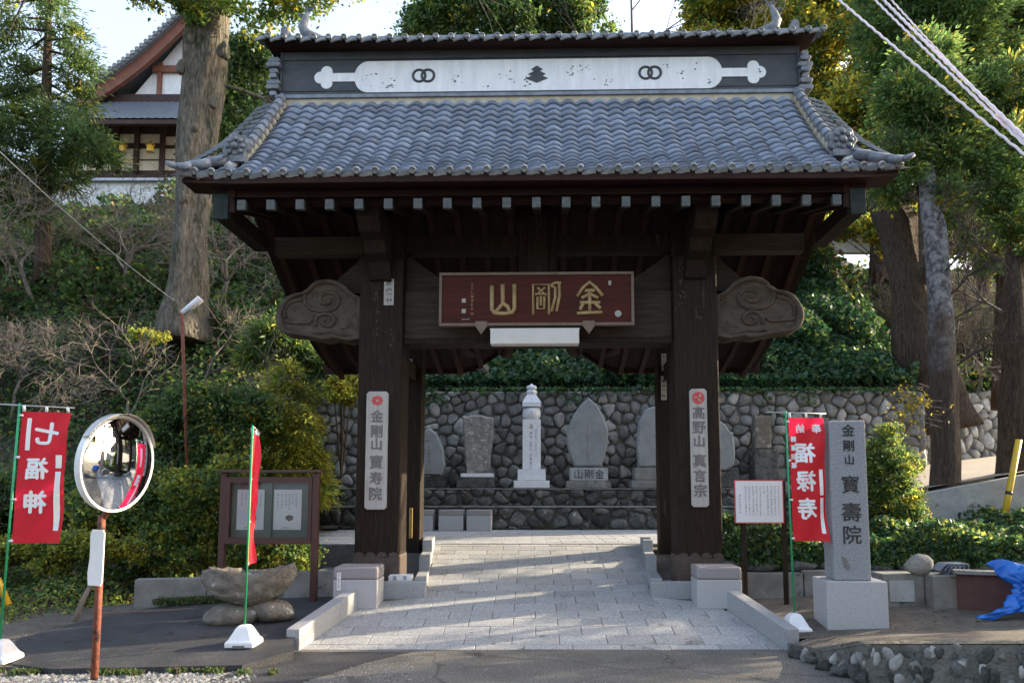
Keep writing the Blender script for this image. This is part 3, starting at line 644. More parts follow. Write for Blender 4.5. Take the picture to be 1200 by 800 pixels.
# rear slope
mb = MB(); v = []; f = []; ny = 14; xs = fr(-4.75, 4.75, .085)
for j in range(ny+1):
    t = j/ny; y = 1.0+t*3.75; zb = lerp_table([(0, 8.3), (.3, 6.9), (.6, 5.75), (1, 4.95)], t)
    for i, x in enumerate(xs): v.append((x, y, zb+arch(x)*smooth(.2, 1, t)+.025*math.sin(x*2*PI/.255)))
nx = len(xs)
for j in range(ny):
    for i in range(nx-1): f.append((j*nx+i, j*nx+i+1, (j+1)*nx+i+1, (j+1)*nx+i))
mb.add(v, f, 0, True); gp('rear_roof_slope', mb, M['tile'])
mb = MB(); v = []; f = []; xs = fr(-4.7, 4.7, .2)
for x in xs:
    z = 4.47+arch(x)
    for (y, zz) in ((4.45, z-.1), (4.45, z+.42), (4.72, z+.42), (4.72, z-.02)): v.append((x, y, zz))
for i in range(len(xs)-1):
    for k in range(4): f.append((i*4+k, (i+1)*4+k, (i+1)*4+(k+1) % 4, i*4+(k+1) % 4))
mb.add(v, f); gp('rear_eave_board', mb, RW)

# S-shaped tiles
TW = .2563
def wave(u): # u 0..1 across; hump on the right, valley left
    return .024*math.sin(2*PI*(u-.25))+.004*math.sin(4*PI*(u-.1))
def tile_mesh(name, eave=False):
    mb = MB(); n = 10; L = .215; th = .036 if not eave else .04; v = []
    for (yy, dz) in ((0, .012), (L, -.030)):
        for i in range(n+1): u = i/n; v.append(((u-.5)*TW*1.03, yy, wave(u)+dz+.022))
    for i in range(n+1): u = i/n; v.append(((u-.5)*TW*1.03, .004, wave(u)+.034-th))
    f = [(i, i+1, n+1+i+1, n+1+i) for i in range(n)]+[(2*(n+1)+i, 2*(n+1)+i+1, i+1, i) for i in range(n)]
    mb.add(v, f, 0, True)
    if eave:
        T = Matrix.Translation((.43*TW-.012, -.016, .04)) @ Matrix.Rotation(PI/2, 4, 'X')
        mb.lathe([(.0, -.03), (.050, -.03), (.050, .012), (.036, .016), (.034, .008), (.001, .008)], 12, 1, T)
        pts = [((u/8-.5)*TW*.72-.04, wave(u/8*.72)+.004) for u in range(9)]+[(((8-u)/8-.5)*TW*.72-.04, wave((8-u)/8*.72)-.045-.012*math.sin(PI*(8-u)/8)) for u in range(9)]
        mb.prism(pts[::-1], -.010, .004, 1)
    return mb.mesh(name, [M['tile'], M['tileend']])
tm = tile_mesh('tile'); te = tile_mesh('tile', True)
NR = 16; NC = 33; fieldb = MB(); tmv = [v.co.copy() for v in tm.vertices]; tmf = [tuple(p.vertices) for p in tm.polygons]
rd = random.Random(11); cnt = 0
for j in range(NR):
    d = j/NR; y, z = psm(d); y2, z2 = psm(min(1, d+1/NR)); ang = math.atan2(z2-z, y2-y); Ls = math.hypot(z2-z, y2-y)
    cols = [(i-(NC-1)/2)*TW for i in range(NC)]
    if j == 0: cols = [(i-(NC+5)/2)*TW for i in range(NC+6)]
    if j == 1: cols = [(i-(NC+1)/2)*TW for i in range(NC+2)]
    for x in cols:
        zz = z+eave_dz(x)*(1-d)+rd.uniform(-.003, .003)
        rx = ang+rd.uniform(-.012, .012); rz = rd.uniform(-.012, .012)
        if cnt < 272:
            o = link(te if j == 0 else tm, 'tile', gate, (x, y+(.12*(abs(x)/5)**8 if j == 0 else 0), zz), (rx, 0, rz)); cnt += 1
            o.scale = (1, Ls*1.16/.215 if j else 1.1, 1)
        else:
            T = Matrix.Translation((x, y, zz)) @ Matrix.Rotation(rz, 4, 'Z') @ Matrix.Rotation(rx, 4, 'X') @ Matrix.Diagonal((1, Ls*1.16/.215, 1, 1))
            fieldb.add(tmv, tmf, 0, True, T)
kind(fieldb.build('tile_field', M['tile'], gate), 'stuff')
# verge tiles outside the descending ridges, turned outwards
vg = MB()
for s in (-1, 1):
    for j in range(2, 15):
        d = (j+.2)/16; y, z = psm(d); w_ = edge(d)-4.42
        nn = 2
        for k in range(nn):
            x = s*(4.42+w_*(k+.5)/nn)
            v = []; wd = w_/nn*1.12
            T = Matrix.Translation((x, y-.02, z+.05-.05*k*d)) @ Matrix.Rotation(s*.22, 4, 'Y') @ Matrix.Rotation(s*.30, 4, 'Z') @ Matrix.Rotation(.72, 4, 'X')
            n = 6; L = .25
            for (yy, dz) in ((0, 0), (L, -.05)):
                for i in range(n+1): u = i/n; v.append(((u-.5)*wd, yy, .045+.025*math.sin(PI*u)+dz))
            for i in range(n+1): u = i/n; v.append(((u-.5)*wd, .002, .025*math.sin(PI*u)))
            f = [(i, i+1, n+1+i+1, n+1+i) for i in range(n)]+[(2*(n+1)+i, 2*(n+1)+i+1, i+1, i) for i in range(n)]
            mb = MB(); mb.add(v, f, 0, True, T)
            mb.build('verge_tile', M['ridgetile'], gate)
    # descending ridge: half-round tiles over a stacked bed
    n = 12
    bed = MB()
    for i in range(n):
        d0 = .24+.76*i/n; d1 = .24+.76*(i+1)/n+.012; a = psm(d0); b = psm(min(1, d1))
        mb = MB(); mb.tube([(s*4.33, a[0]-.02, a[1]+.115), (s*4.33, b[0]-.02, b[1]+.10)], [.078, .068], 12); gp('ridge_tile', mb, M['ridgetile'])
        bed.box(s*4.33-.08, s*4.33+.08, a[0]-.02, b[0]+.02, a[1]-.02, a[1]+.10)
    kind(bed.build('ridge_bed', M['cream'], gate), 'stuff')
    # ornament at its foot
    a = psm(.24); mb = MB(); c = Vector((s*4.33, a[0]-.10, a[1]+.16))
    mb.prism([(c.x+.19*math.cos(R(q))*(1+.10*math.cos(R(q*7))), c.z+.02+.19*math.sin(R(q))*(1+.10*math.cos(R(q*7)))) for q in range(0, 360, 12)][::-1], c.y-.03, c.y+.07, cham=.012)
    for q in range(8): mb.blob((c.x+.11*math.cos(q*PI/4), c.y-.04, c.z+.02+.11*math.sin(q*PI/4)), (.042, .035, .042), 0, q, 1)
    mb.blob((c.x, c.y-.05, c.z+.02), (.06, .05, .06), 0, 3, 1); mb.box(c.x-.15, c.x+.15, c.y-.06, c.y+.08, c.z-.22, c.z-.13)
    gp('ridge_end_ornament', mb, M['orn'])
    # corner ridge sweeping up to the tip
    p0 = Vector((s*4.45, psm(.20)[0], psm(.20)[1]+.08)); cp = [p0, Vector((s*4.62, -1.2, 6.50)), Vector((s*4.82, -1.33, 6.40)), Vector((s*4.97, -1.42, 6.34)), Vector((s*5.11, -1.46, 6.38))]
    for i in range(4):
        mb = MB(); q0, q1 = cp[i], cp[i+1]; r0 = (.085, .07, .06, .045)[i]; mb.tube([q0, q0.lerp(q1, .5)-Vector((0, 0, .01)), q1+(q1-q0)*.06], [r0, r0*.92, r0*.85 if i < 3 else .03], 10); gp('corner_ridge_tile', mb, M['ridgetile'])
    mb = MB(); mb.blob((s*4.42, -1.03, 6.53), (.13, .1, .07), 0, 5, 1, .2); gp('mortar_lump', mb, M['plaster'])

# box ridge
YF = .75
def L_(px, py, Y=11.75): p = P(px, py, Y); return (p.x-GX, p.z)
mb = MB(); mb.box(-4.42, 4.42, YF-.1, YF+.5, 8.36, 8.47); gp('ridge_base_course', mb, M['cream'])
mb = MB(); mb.box(-4.45, 4.45, YF-.14, YF+.5, 8.472, 8.53); gp('ridge_base_tiles', mb, M['ridgetile'])
mb = MB(); mb.box(-4.40, 4.40, YF, YF+.5, 8.532, 9.36); gp('ridge_panel', mb, M['panel'])
mb = MB(); mb.box(-4.41, 4.41, YF-.012, YF, 8.66, 8.672); mb.box(-4.41, 4.41, YF-.02, YF, 9.22, 9.36); mb.box(-4.42, -4.385, YF-.03, YF+.01, 8.54, 9.36); mb.box(4.385, 4.42, YF-.03, YF+.01, 8.54, 9.36); gp('panel_frame', mb, M['panel'])
# the white relief
zc = L_(628, 88.5)[1]; hh = (L_(628, 70)[1]-L_(628, 106.5)[1])/2; xl = L_(413, 88)[0]; xr_ = L_(844, 88)[0]
pts = []
for a in range(-90, 91, 10): # right rounded end, shoulders drawn in
    pts.append((xr_-hh*.85+hh*.85*math.cos(R(a)), zc+hh*math.sin(R(a))))
for a in range(90, 271, 10): pts.append((xl+hh*.85+hh*.85*math.cos(R(a)), zc+hh*math.sin(R(a))))
mb = MB(); mb.prism(pts[::-1], YF-.022, YF-.001, cham=.006); emblem = gp('white_relief', mb, M['plaster'])
hs = .075
for s, xe, xt in ((-1, xl, L_(382, 88)[0]), (1, xr_, L_(878, 88)[0])):
    a, b = sorted((xe-s*.06, xt)); mb = MB(); mb.box(a, b, YF-.019, YF-.001, zc-hs, zc+hs)
    cx = xt+s*.03; 
    for k, (ox, oz, rr_) in enumerate(((s*.10, 0, .108), (-s*.005, .105, .10), (-s*.005, -.105, .10))):
        mb.prism([(cx+ox+rr_*math.cos(R(q)), zc+oz+rr_*math.sin(R(q))) for q in range(0, 360, 15)][::-1], YF-.0195-.0012*k, YF-.001, cham=.004)
    mb.box(cx-.08, cx+.08, YF-.0185, YF-.001, zc-.08, zc+.08); mb.build('relief_stem', M['plaster'], gate)
for px in (495, 760):
    x, z = L_(px, 88); mb = MB()
    for dx in (-.075, .075):
        mb.tube([(x+dx+.105*math.cos(R(q)), YF-.024, z+.105*math.sin(R(q))) for q in range(0, 361, 15)], .022, 6, caps=False)
    mb.build('ring_emblem', M['panel'], emblem)
x, z = L_(628, 88); mb = MB()
for k, (dz, w_, h_) in enumerate(((.085, .10, .065), (.0, .15, .08), (-.075, .19, .08))):
    mb.prism([(x-w_, z+dz), (x, z+dz+h_), (x+w_, z+dz), (x, z+dz-h_)], YF-.030-.001*k, YF-.02)
mb.build('stacked_diamond_emblem', M['panel'], emblem)
rdq = random.Random(17); chips = MB()
for (cx, n) in ((430, 7), (448, 5), (457, 9), (532, 5), (540, 3), (565, 4), (597, 5), (612, 9), (668, 8), (680, 6), (692, 3), (712, 9), (797, 5), (815, 3), (830, 4), (887, 5), (585, 4), (775, 4)):
    x, z = L_(cx, rdq.uniform(80, 100))
    for _ in range(n):
        a = x+rdq.gauss(0, .05); c_ = max(zc-.2, min(zc+.2, z+rdq.gauss(0, .06))); r_ = rdq.uniform(.006, .024); m_ = rdq.randint(5, 8)
        if abs(a) > abs(xr_) and abs(c_-zc) > .06: c_ = zc+rdq.uniform(-.05, .05)
        chips.add([(a+r_*rdq.uniform(.5, 1.4)*math.cos(2*PI*k/m_), YF-.0235, c_+r_*rdq.uniform(.4, 1.1)*math.sin(2*PI*k/m_)) for k in range(m_)], [tuple(range(m_))])
kind(chips.build('flaked_paint', M['inkgrey'], emblem), 'stuff')
# small roof over the box ridge
mb = MB(); v = []; f = []; xs = fr(-4.62, 4.62, .4)
def rz(x): return .05*(abs(x)/4.6)**4
for x in xs:
    for (y, z) in ((YF-.28, 9.36), (YF-.28, 9.42), (YF+.25, 9.52), (YF+.78, 9.42), (YF+.78, 9.36)): v.append((x, y, z+rz(x)))
for i in range(len(xs)-1):
    for k in range(5): f.append((i*5+k, (i+1)*5+k, (i+1)*5+(k+1) % 5, i*5+(k+1) % 5))
mb.add(v, f); gp('ridge_roof_board', mb, RW)
st2 = MB()
tev = [v.co.copy() for v in te.vertices]; tef = [tuple(p.vertices) for p in te.polygons]; tei = [p.material_index for p in te.polygons]
for i in range(37):
    x = (i-18)*TW
    T = Matrix.Translation((x, YF-.34, 9.37+rz(x))) @ Matrix.Rotation(R(14), 4, 'X') @ Matrix.Diagonal((1, 1.3, .8, 1)); o0 = len(st2.f); st2.add(tev, tef, 0, True, T)
    for q, m_i in enumerate(tei): st2.mi[o0+q] = m_i
    T = Matrix.Translation((x, YF-.10, 9.45+rz(x))) @ Matrix.Rotation(R(16), 4, 'X') @ Matrix.Diagonal((1, 1.3, 1, 1)); st2.add(tmv, tmf, 0, True, T)
kind(st2.build('ridge_roof_tiles', [M['tile'], M['tileend']], gate), 'stuff')
for i in range(30):
    x = -4.42+i*.2947; MB().tube([(x, YF+.12, 9.60+rz(x)), (x+.30, YF+.12, 9.595+rz(x+.3))], [.115, .105], 12).build('ridge_cap_tile', M['ridgetile'], gate)
for s in (-1, 1):
    # stacked end tiles beside the panel
    mb = MB()
    for k in range(7): w_ = .085+.035*math.sin(k*1.7+s); mb = MB(); mb.box(s*4.50-w_-.02, s*4.50+w_, YF-.10-.03*(k % 2), YF+.4, 8.55+k*.10, 8.55+k*.10+.085, b=.03); gp('ridge_end_tile', mb, M['orn' if k % 3 else 'ridgetile'], bevel=.015)
    mb = MB(); mb.box(s*4.35-.06, s*4.35+.06, YF-.1, YF+.3, 9.54, 9.78, b=.03); gp('ridge_end_block', mb, M['orn'])
    # fish ornament: curled body, head inward, tail up
    x0 = s*4.02; mb = MB(); pts = [(x0-s*.24, YF+.12, 9.72), (x0-s*.12, YF+.12, 9.72), (x0+s*.03, YF+.12, 9.78), (x0+s*.09, YF+.12, 9.92), (x0+s*.05, YF+.12, 10.05), (x0+s*.0, YF+.12, 10.18)]
    mb.tube(pts, [.05, .09, .1, .08, .06, .03], 8)
    for (q, w_) in ((0, .10), (1, .10), (2, .08)): mb.add([(x0+s*.1, YF+.10, 9.85+q*.11), (x0+s*.20, YF+.12, 9.93+q*.11), (x0+s*.08, YF+.14, 9.95+q*.11)], [(0, 1, 2), (2, 1, 0)])
    mb.add([(x0, YF+.12, 10.12), (x0-s*.12, YF+.12, 10.30), (x0-s*.02, YF+.13, 10.26), (x0+s*.08, YF+.12, 10.32)], [(0, 1, 2, 3), (3, 2, 1, 0)])
    mb.box(min(x0-s*.28, x0+s*.14), max(x0-s*.28, x0+s*.14), YF+.02, YF+.22, 9.62, 9.67); gp('fish_ornament', mb, M['orn'])

# paper slips pasted on the posts
rdp = random.Random(5)
for (px, py, w_, h_, Y, ln) in ((455, 341, 11, 31, 10.998, '岡部'), (441, 363, 8, 60, 10.998, None), (458, 395, 6, 22, 10.998, None), (798, 335, 10, 60, 10.998, None), (817, 365, 7, 22, 10.998, None), (629, 262, 12, 40, 11.09, None), (475, 432, 8, 24, 13.39, None), (774, 455, 7, 28, 13.39, None), (774, 425, 6, 20, 13.39, None)):
    a = P(px-w_/2, py-h_/2, Y); b = P(px+w_/2, py+h_/2, Y); a.x -= GX; b.x -= GX; mb = MB(); yv = Y-GY-.006+.0
    cx = (a.x+b.x)/2; yv += .023*cx*0
    if ln or Y > 13:
        mb.box(a.x, b.x, yv, yv+.005, b.z, a.z); o = gp('pasted_paper_slip', mb, M['signwood'])
        m2 = MB(); scribble(m2, cx, a.z-.01, yv, (a.z-b.z)-.02, (b.x-a.x)*.7, 3, rdp); kind(m2.build('lettering', M['ink'], o), 'stuff')
    else:
        for _ in range(int(h_*.8)): xx = rdp.gauss(cx, w_/320); zz = rdp.uniform(b.z, a.z); q = rdp.uniform(.004, .016); mb.box(xx-q/2, xx+q/2, yv, yv+.005, zz-q, zz+q)
        kind(gp('paper_remnants', mb, M['nose']), 'stuff')

# ================================================================ THINGS HUNG ON THE GATE
def gate_thing(name, label, cat, group=None):
    o = thing(name, label, cat, (GX, GY, 0), R(-1.3), group); return o
pq = gate_thing('name_tablet', 'wide red-brown name tablet with three gilt seal characters on the lintel', 'plaque')
MB().box(-1.46, 1.43, -.16, -.10, 4.40, 5.14).build('tablet_board', M['plaqwood'], pq)
fm = MB(); fm.box(-1.50, 1.47, -.19, -.10, 5.141, 5.185); fm.box(-1.50, 1.47, -.19, -.10, 4.355, 4.399); fm.box(-1.50, -1.457, -.189, -.10, 4.3995, 5.1405); fm.box(1.427, 1.47, -.189, -.10, 4.3995, 5.1405); fm.build('tablet_frame', M['plaqframe'], pq, bevel=.006)
for xx in (-.85, .78): MB().prism([(xx-.09, 4.42), (xx+.09, 4.42), (xx+.09, 4.34), (xx, 4.22), (xx-.09, 4.34)], -.21, -.19).build('tablet_bracket', M['plaqframe'], pq)
MB().box(-1.3, 1.3, -.10, .12, 4.5, 4.62).build('hanger_bar', M['wood'], pq)
def S(pts): # crop pixel (5x) -> tablet plane
    return [((p[0]-593)/5/77.6-.015, -.168, 4.77+(208-p[1])/5/77.6) for p in pts]
def strokes(lst, w_=.026):
    mb = MB()
    for p in lst:
        q = S(p); mb.tube(q, w_, 6)
    return mb.build('seal_character', M['gold'], pq)
strokes([[(330, 128), (330, 270), (345, 290), (375, 295), (420, 295), (452, 288), (463, 268), (463, 120)], [(393, 120), (395, 235), (350, 290)], [(395, 235), (425, 255), (435, 290)]], .034)
strokes([[(575, 302), (575, 122), (668, 122), (668, 302)], [(600, 140), (640, 175), (585, 180)], [(645, 140), (600, 175), (655, 182)], [(600, 195), (600, 268), (640, 268), (640, 195)], [(620, 190), (620, 250)]], .021)
strokes([[(680, 130), (700, 112), (740, 112)], [(680, 130), (705, 140), (705, 200), (682, 285)], [(728, 120), (730, 190), (712, 285)]], .024)
strokes([[(835, 195), (870, 140), (908, 108), (945, 140), (985, 192)], [(880, 160), (940, 160)], [(908, 160), (908, 290)], [(860, 205), (908, 180), (960, 205)], [(850, 232), (970, 232)], [(870, 235), (850, 275)], [(940, 235), (972, 270)], [(832, 296), (982, 290)]], .028)
mb = MB(); rdp = random.Random(8)
x_, z_ = S([(212, 100)])[0][0], S([(212, 100)])[0][2]; scribble(mb, x_, z_, -.161, .53, .045, 8, rdp); kind(mb.build('signature_lettering', M['gold'], pq), 'stuff')
mb = MB()
for c in ((163, 215), (163, 278)): q = S([c])[0]; mb.box(q[0]-.03, q[0]+.03, -.166, -.160, q[2]-.032, q[2]+.032)
q = S([(1028, 113)])[0]; mb.box(q[0]-.02, q[0]+.02, -.166, -.16, q[2]-.035, q[2]+.035); q = S([(1075, 298)])[0]
mb.prism([(q[0]+.05*math.cos(R(a)), q[2]+.05*math.sin(R(a))) for a in range(0, 360, 20)][::-1], -.166, -.160); q = S([(175, 328)])[0]; mb.box(q[0]-.06, q[0]+.06, -.166, -.16, q[2]-.004, q[2]+.004)
kind(mb.build('seal_mark', M['signwood'], pq), 'stuff')

lp = gate_thing('fluorescent_lamp', 'long unlit white lamp housing fixed below the name tablet', 'lamp')
a = P(575, 386, 10.8); b = P(679, 403, 10.8)
mb = MB(); mb.box(a.x-GX, b.x-GX, -.22, -.02, b.z, a.z); mb.build('lamp_housing', M['lamp'], lp, bevel=.012)
MB().box(a.x-GX-.008, b.x-GX+.008, -.21, -.03, a.z, a.z+.02).build('lamp_lid', M['lamp'], lp)
MB().box(-.1, .1, -.05, .12, a.z+.02, a.z+.10).build('lamp_bracket', M['rubber'], lp)

def post_board(x, px0, px1, py0, py1, label, chars, sizes, emb, dark, pos):
    o = gate_thing('name_board', label, 'sign', 'name boards on the gate posts')
    a = P(px0, py0, 10.97); b = P(px1, py1, 10.97); w_ = b.x-a.x; h_ = a.z-b.z; cx = (a.x+b.x)/2-GX; c = .035
    y0 = -.045-.0
    p = [(cx-w_/2+c, b.z), (cx-w_/2, b.z+c), (cx-w_/2, a.z-c), (cx-w_/2+c, a.z), (cx+w_/2-c, a.z), (cx+w_/2, a.z-c), (cx+w_/2, b.z+c), (cx+w_/2-c, b.z)]
    MB().prism(p, y0, -.001, cham=.01).build('board', M['signwood'], o)
    text_mesh(chars, dark, o, (cx, y0-.002, a.z), .2, thick=.005, depth=.003, sizes=sizes, pos=[h_*q for q in pos])
    mb = MB(); e = (cx, a.z-.14)
    if emb == 'flower':
        for k in range(8):
            an = k*PI/4; mb.prism([(e[0]+.055*math.cos(an)+.035*math.cos(R(q)), e[1]+.045*math.sin(an)+.03*math.sin(R(q))) for q in range(0, 360, 40)][::-1], y0-.004-.0004*k, y0+.002)
    else:
        mb.prism([(e[0]+.095*math.cos(R(q)), e[1]+.095*math.sin(R(q))) for q in range(0, 360, 15)][::-1], y0-.004, y0+.002)
    em = mb.build('emblem', M['redprint'], o)
    if emb != 'flower':
        mb = MB()
        for k in range(3):
            an = k*2*PI/3+.4; mb.tube([(e[0]+r_*math.cos(an+r_*12), y0-.004, e[1]+r_*math.sin(an+r_*12)) for r_ in (.015, .03, .045, .06, .07)], [.010, .012, .011, .008, .004], 5)
        mb.build('emblem_swirl', M['signwood'], em)
post_board(-2.4, 429, 452, 458, 597, 'pale wooden name board with red flower crest on the left gate post', '金剛山寳寿院', [.20, .205, .19, .22, .205, .21], 'flower', M['inkgrey'], (.21, .34, .45, .60, .735, .865))
post_board(2.4, 807, 830, 456, 594, 'pale wooden name board with red round crest on the right gate post', '髙野山真言宗', [.20, .205, .19, .215, .2, .205], 'round', M['inkgrey'], (.205, .33, .445, .61, .735, .86))
M['rubblemortar'] = mat('rubble_mortar', (.07, .066, .058), (.16, .15, .13), 6, .95, 1, spots=(.04, .045, .03), spot_scale=4, spot_lo=.56, bdist=.05)
# ================================================================ STONE WALLS
def clip_half(poly, a, b, c): # keep a*x+b*y<=c
    out = []
    for i in range(len(poly)):
        p, q = poly[i], poly[(i+1) % len(poly)]; dp = a*p[0]+b*p[1]-c; dq = a*q[0]+b*q[1]-c
        if dp <= 0: out.append(p)
        if dp*dq < 0: t = dp/(dp-dq); out.append((p[0]+(q[0]-p[0])*t, p[1]+(q[1]-p[1])*t))
    return out
def voronoi(outline, sx, sz, seed, jit=.42):
    rd = random.Random(seed); x0 = min(p[0] for p in outline); x1 = max(p[0] for p in outline); z0 = min(p[1] for p in outline); z1 = max(p[1] for p in outline)
    pts = []; r = 0; z = z0-sz*.3
    while z < z1+sz:
        x = x0-sx+(r % 2)*sx/2
        while x < x1+sx: pts.append((x+rd.uniform(-jit, jit)*sx, z+rd.uniform(-jit, jit)*sz)); x += sx
        z += sz*.93; r += 1
    out = []
    for p in pts:
        c = outline
        for q in pts:
            if q is p or abs(q[0]-p[0]) > 3*sx or abs(q[1]-p[1]) > 3*sz: continue
            a, b = q[0]-p[0], q[1]-p[1]; c = clip_half(c, a, b, (q[0]**2+q[1]**2-p[0]**2-p[1]**2)/2)
            if len(c) < 3: break
        if len(c) < 3: continue
        A = sum(c[i][0]*c[(i+1) % len(c)][1]-c[(i+1) % len(c)][0]*c[i][1] for i in range(len(c)))/2
        if abs(A) < sx*sz*.09: continue
        out.append(c)
    return out
def stone_from_cell(c, rd, gap=.03, depth=.12):
    n = len(c); cx = sum(p[0] for p in c)/n; cy = sum(p[1] for p in c)/n
    ch = []
    for i in range(n): # one corner-cutting pass rounds the cell
        p, q = c[i], c[(i+1) % n]; ch += [(p[0]*.75+q[0]*.25, p[1]*.75+q[1]*.25), (p[0]*.25+q[0]*.75, p[1]*.25+q[1]*.75)]
    if len(ch) > 12: ch = [p for i, p in enumerate(ch) if i % 3 != 2 or i == 0]
    m = len(ch); k0 = 1-gap/max(.08, .5*math.sqrt(max(1e-4, sum(abs(p[0]-cx)+abs(p[1]-cy) for p in ch)/m)**2*2))
    k0 = max(.93, min(.985, k0)); tx, ty = rd.uniform(-.25, .25), rd.uniform(-.25, .25); dp = depth*rd.uniform(.7, 1.25); v = []
    for (k, y) in ((k0*.98, .10), (k0, -.25*dp), (k0*.88, -.78*dp), (k0*.5, -1.0*dp)):
        for (x, z) in ch: ux, uz = (x-cx)*k, (z-cy)*k; v.append((ux, y+(0 if y > 0 else (ux*tx+uz*ty))+(rd.uniform(-.012, .012) if y < 0 else 0), uz))
    f = []
    for r in range(3):
        for i in range(m): f.append((r*m+i, (r+1)*m+i, (r+1)*m+(i+1) % m, r*m+(i+1) % m)[::-1])
    f.append(tuple(3*m+i for i in range(m)))
    return (cx, cy), v, f
def stone_wall(name, label, A, B, za, zb, ta, tb, sx, sz, stone_m, seed, depth=.12, thick=.45, limit=300, cap=None, battered=0):
    """wall from A to B (x,y); base heights za,zb, tops ta,tb; stones face the viewer side"""
    d = Vector((B[0]-A[0], B[1]-A[1])); L = d.length; ang = math.atan2(d.y, d.x)
    o = thing(name, label, 'wall', (A[0], A[1], 0), ang)
    rd = random.Random(seed); cells = voronoi([(0, za), (L, zb), (L, tb), (0, ta)], sx, sz, seed); rd.shuffle(cells); cells.sort(key=lambda c: -(sum(p[1] for p in c)/len(c) > za+.35*(len(cells) > limit)*(ta-za)))
    mb = MB(); mb.prism([(0, za-.3), (L, zb-.3), (L, tb-.01), (0, ta-.01)], .0, thick); mb.build('mortar_core', M['mortar'], o)
    rest = MB()
    for i, c in enumerate(cells):
        (cx, cz), v, f = stone_from_cell(c, rd, depth=depth)
        if i < limit:
            b = MB(); b.add(v, f, 0, True); b.build('stone', stone_m, o, (cx, 0, cz))
        else: rest.add([(x+cx, y, z+cz) for x, y, z in v], f, 0, True)
    if rest.v: kind(rest.build('small_stones', stone_m, o), 'stuff')
    if cap:
        b = MB(); b.prism([(-.05, ta), (L+.05, tb), (L+.05, tb+cap), (-.05, ta+cap)], -depth*.9, thick+.02); b.build('wall_cap', M['conc'], o)
    print(name, len(cells)); return o
stone_wall('retaining_wall', 'tall cobbled retaining wall behind the standing memorial stones', (-6.2, 20.75), (11.0, 20.55), .8, .8, 4.70, 4.72, .38, .31, M['stone'], 21, .10)
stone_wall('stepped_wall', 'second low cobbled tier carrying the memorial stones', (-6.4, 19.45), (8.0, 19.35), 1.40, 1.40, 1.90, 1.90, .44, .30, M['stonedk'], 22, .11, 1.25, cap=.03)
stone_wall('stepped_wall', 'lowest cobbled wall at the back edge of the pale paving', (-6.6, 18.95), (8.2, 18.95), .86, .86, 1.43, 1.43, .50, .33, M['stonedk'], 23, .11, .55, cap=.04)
stone_wall('retaining_wall', 'curved end of the cobbled retaining wall turning uphill on the right', (11.05, 20.6), (13.3, 25.0), 1.2, 2.0, 4.72, 4.9, .50, .42, M['stone'], 24, .14)
stone_wall('retaining_wall', 'far cobbled wall above the rising path between two tree trunks', (13.35, 25.05), (19.5, 27.8), 2.0, 2.9, 4.95, 6.0, .52, .44, M['stone'], 25, .15)
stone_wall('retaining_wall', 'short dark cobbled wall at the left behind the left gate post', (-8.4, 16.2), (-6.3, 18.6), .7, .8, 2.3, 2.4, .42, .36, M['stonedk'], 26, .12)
# rising path on the right
def bil(a, b, c, d, n=8):
    v = []; f = []
    for j in range(n+1):
        for i in range(n+1):
            u, w_ = i/n, j/n; v.append(tuple((Vector(a)*(1-u)+Vector(b)*u)*(1-w_)+(Vector(c)*(1-u)+Vector(d)*u)*w_))
    for j in range(n):
        for i in range(n): f.append((j*(n+1)+i, j*(n+1)+i+1, (j+1)*(n+1)+i+1, (j+1)*(n+1)+i))
    mb = MB(); mb.add(v, f, 0, True); return mb
kind(bil((5.8, 14.05, 1.62), (16, 14.05, 3.3), (8.2, 25.5, 2.2), (26, 30.5, 4.1)).build('path', M['path']), 'structure')
cw = thing('concrete_wall', 'weathered grey concrete wall holding the rising path on the right', 'wall', (0, 0, 0))
mb = MB(); mb.prism([(5.7, .3), (16, .3), (16, 3.36), (7.35, 1.80), (5.7, 1.66)], 13.85, 14.03); mb.build('wall_face', M['conclt'], cw, bevel=.015)
mb = MB(); mb.add([(2.75, 10.95, .62), (14, 10.95, .72), (14, 13.85, 1.5), (2.75, 13.85, .9)], [(0, 1, 2, 3)]); kind(mb.build('planting_bed', M['soil']), 'structure')
# low kerb wall in front of the hedge
lw = thing('low_wall', 'low old concrete block wall in front of the clipped hedge', 'wall')
rd = random.Random(2); x = 2.75
while x < 9:
    w_ = rd.uniform(.75, 1.25); MB().box(x+.008, x+w_-.008, 10.75+rd.uniform(-.02, .02), 10.97, .1, .68+rd.uniform(-.02, .03), b=.012).build('block', M['conc'], lw, bevel=.012); x += w_
lw2 = thing('low_wall', 'near low concrete wall beside the red-brown board on the right', 'wall', (0, 0, 0))
for i, (x0, x1, y) in enumerate(((4.75, 5.30, 9.95), (5.31, 5.85, 9.75))):
    MB().box(x0, x1, y, y+.35, .15, .74, b=.012).build('block', M['conc'], lw2, bevel=.015)
MB().box(4.82, 5.15, 9.925, 9.949, .38, .66).build('patch', M['conclt'], lw2)
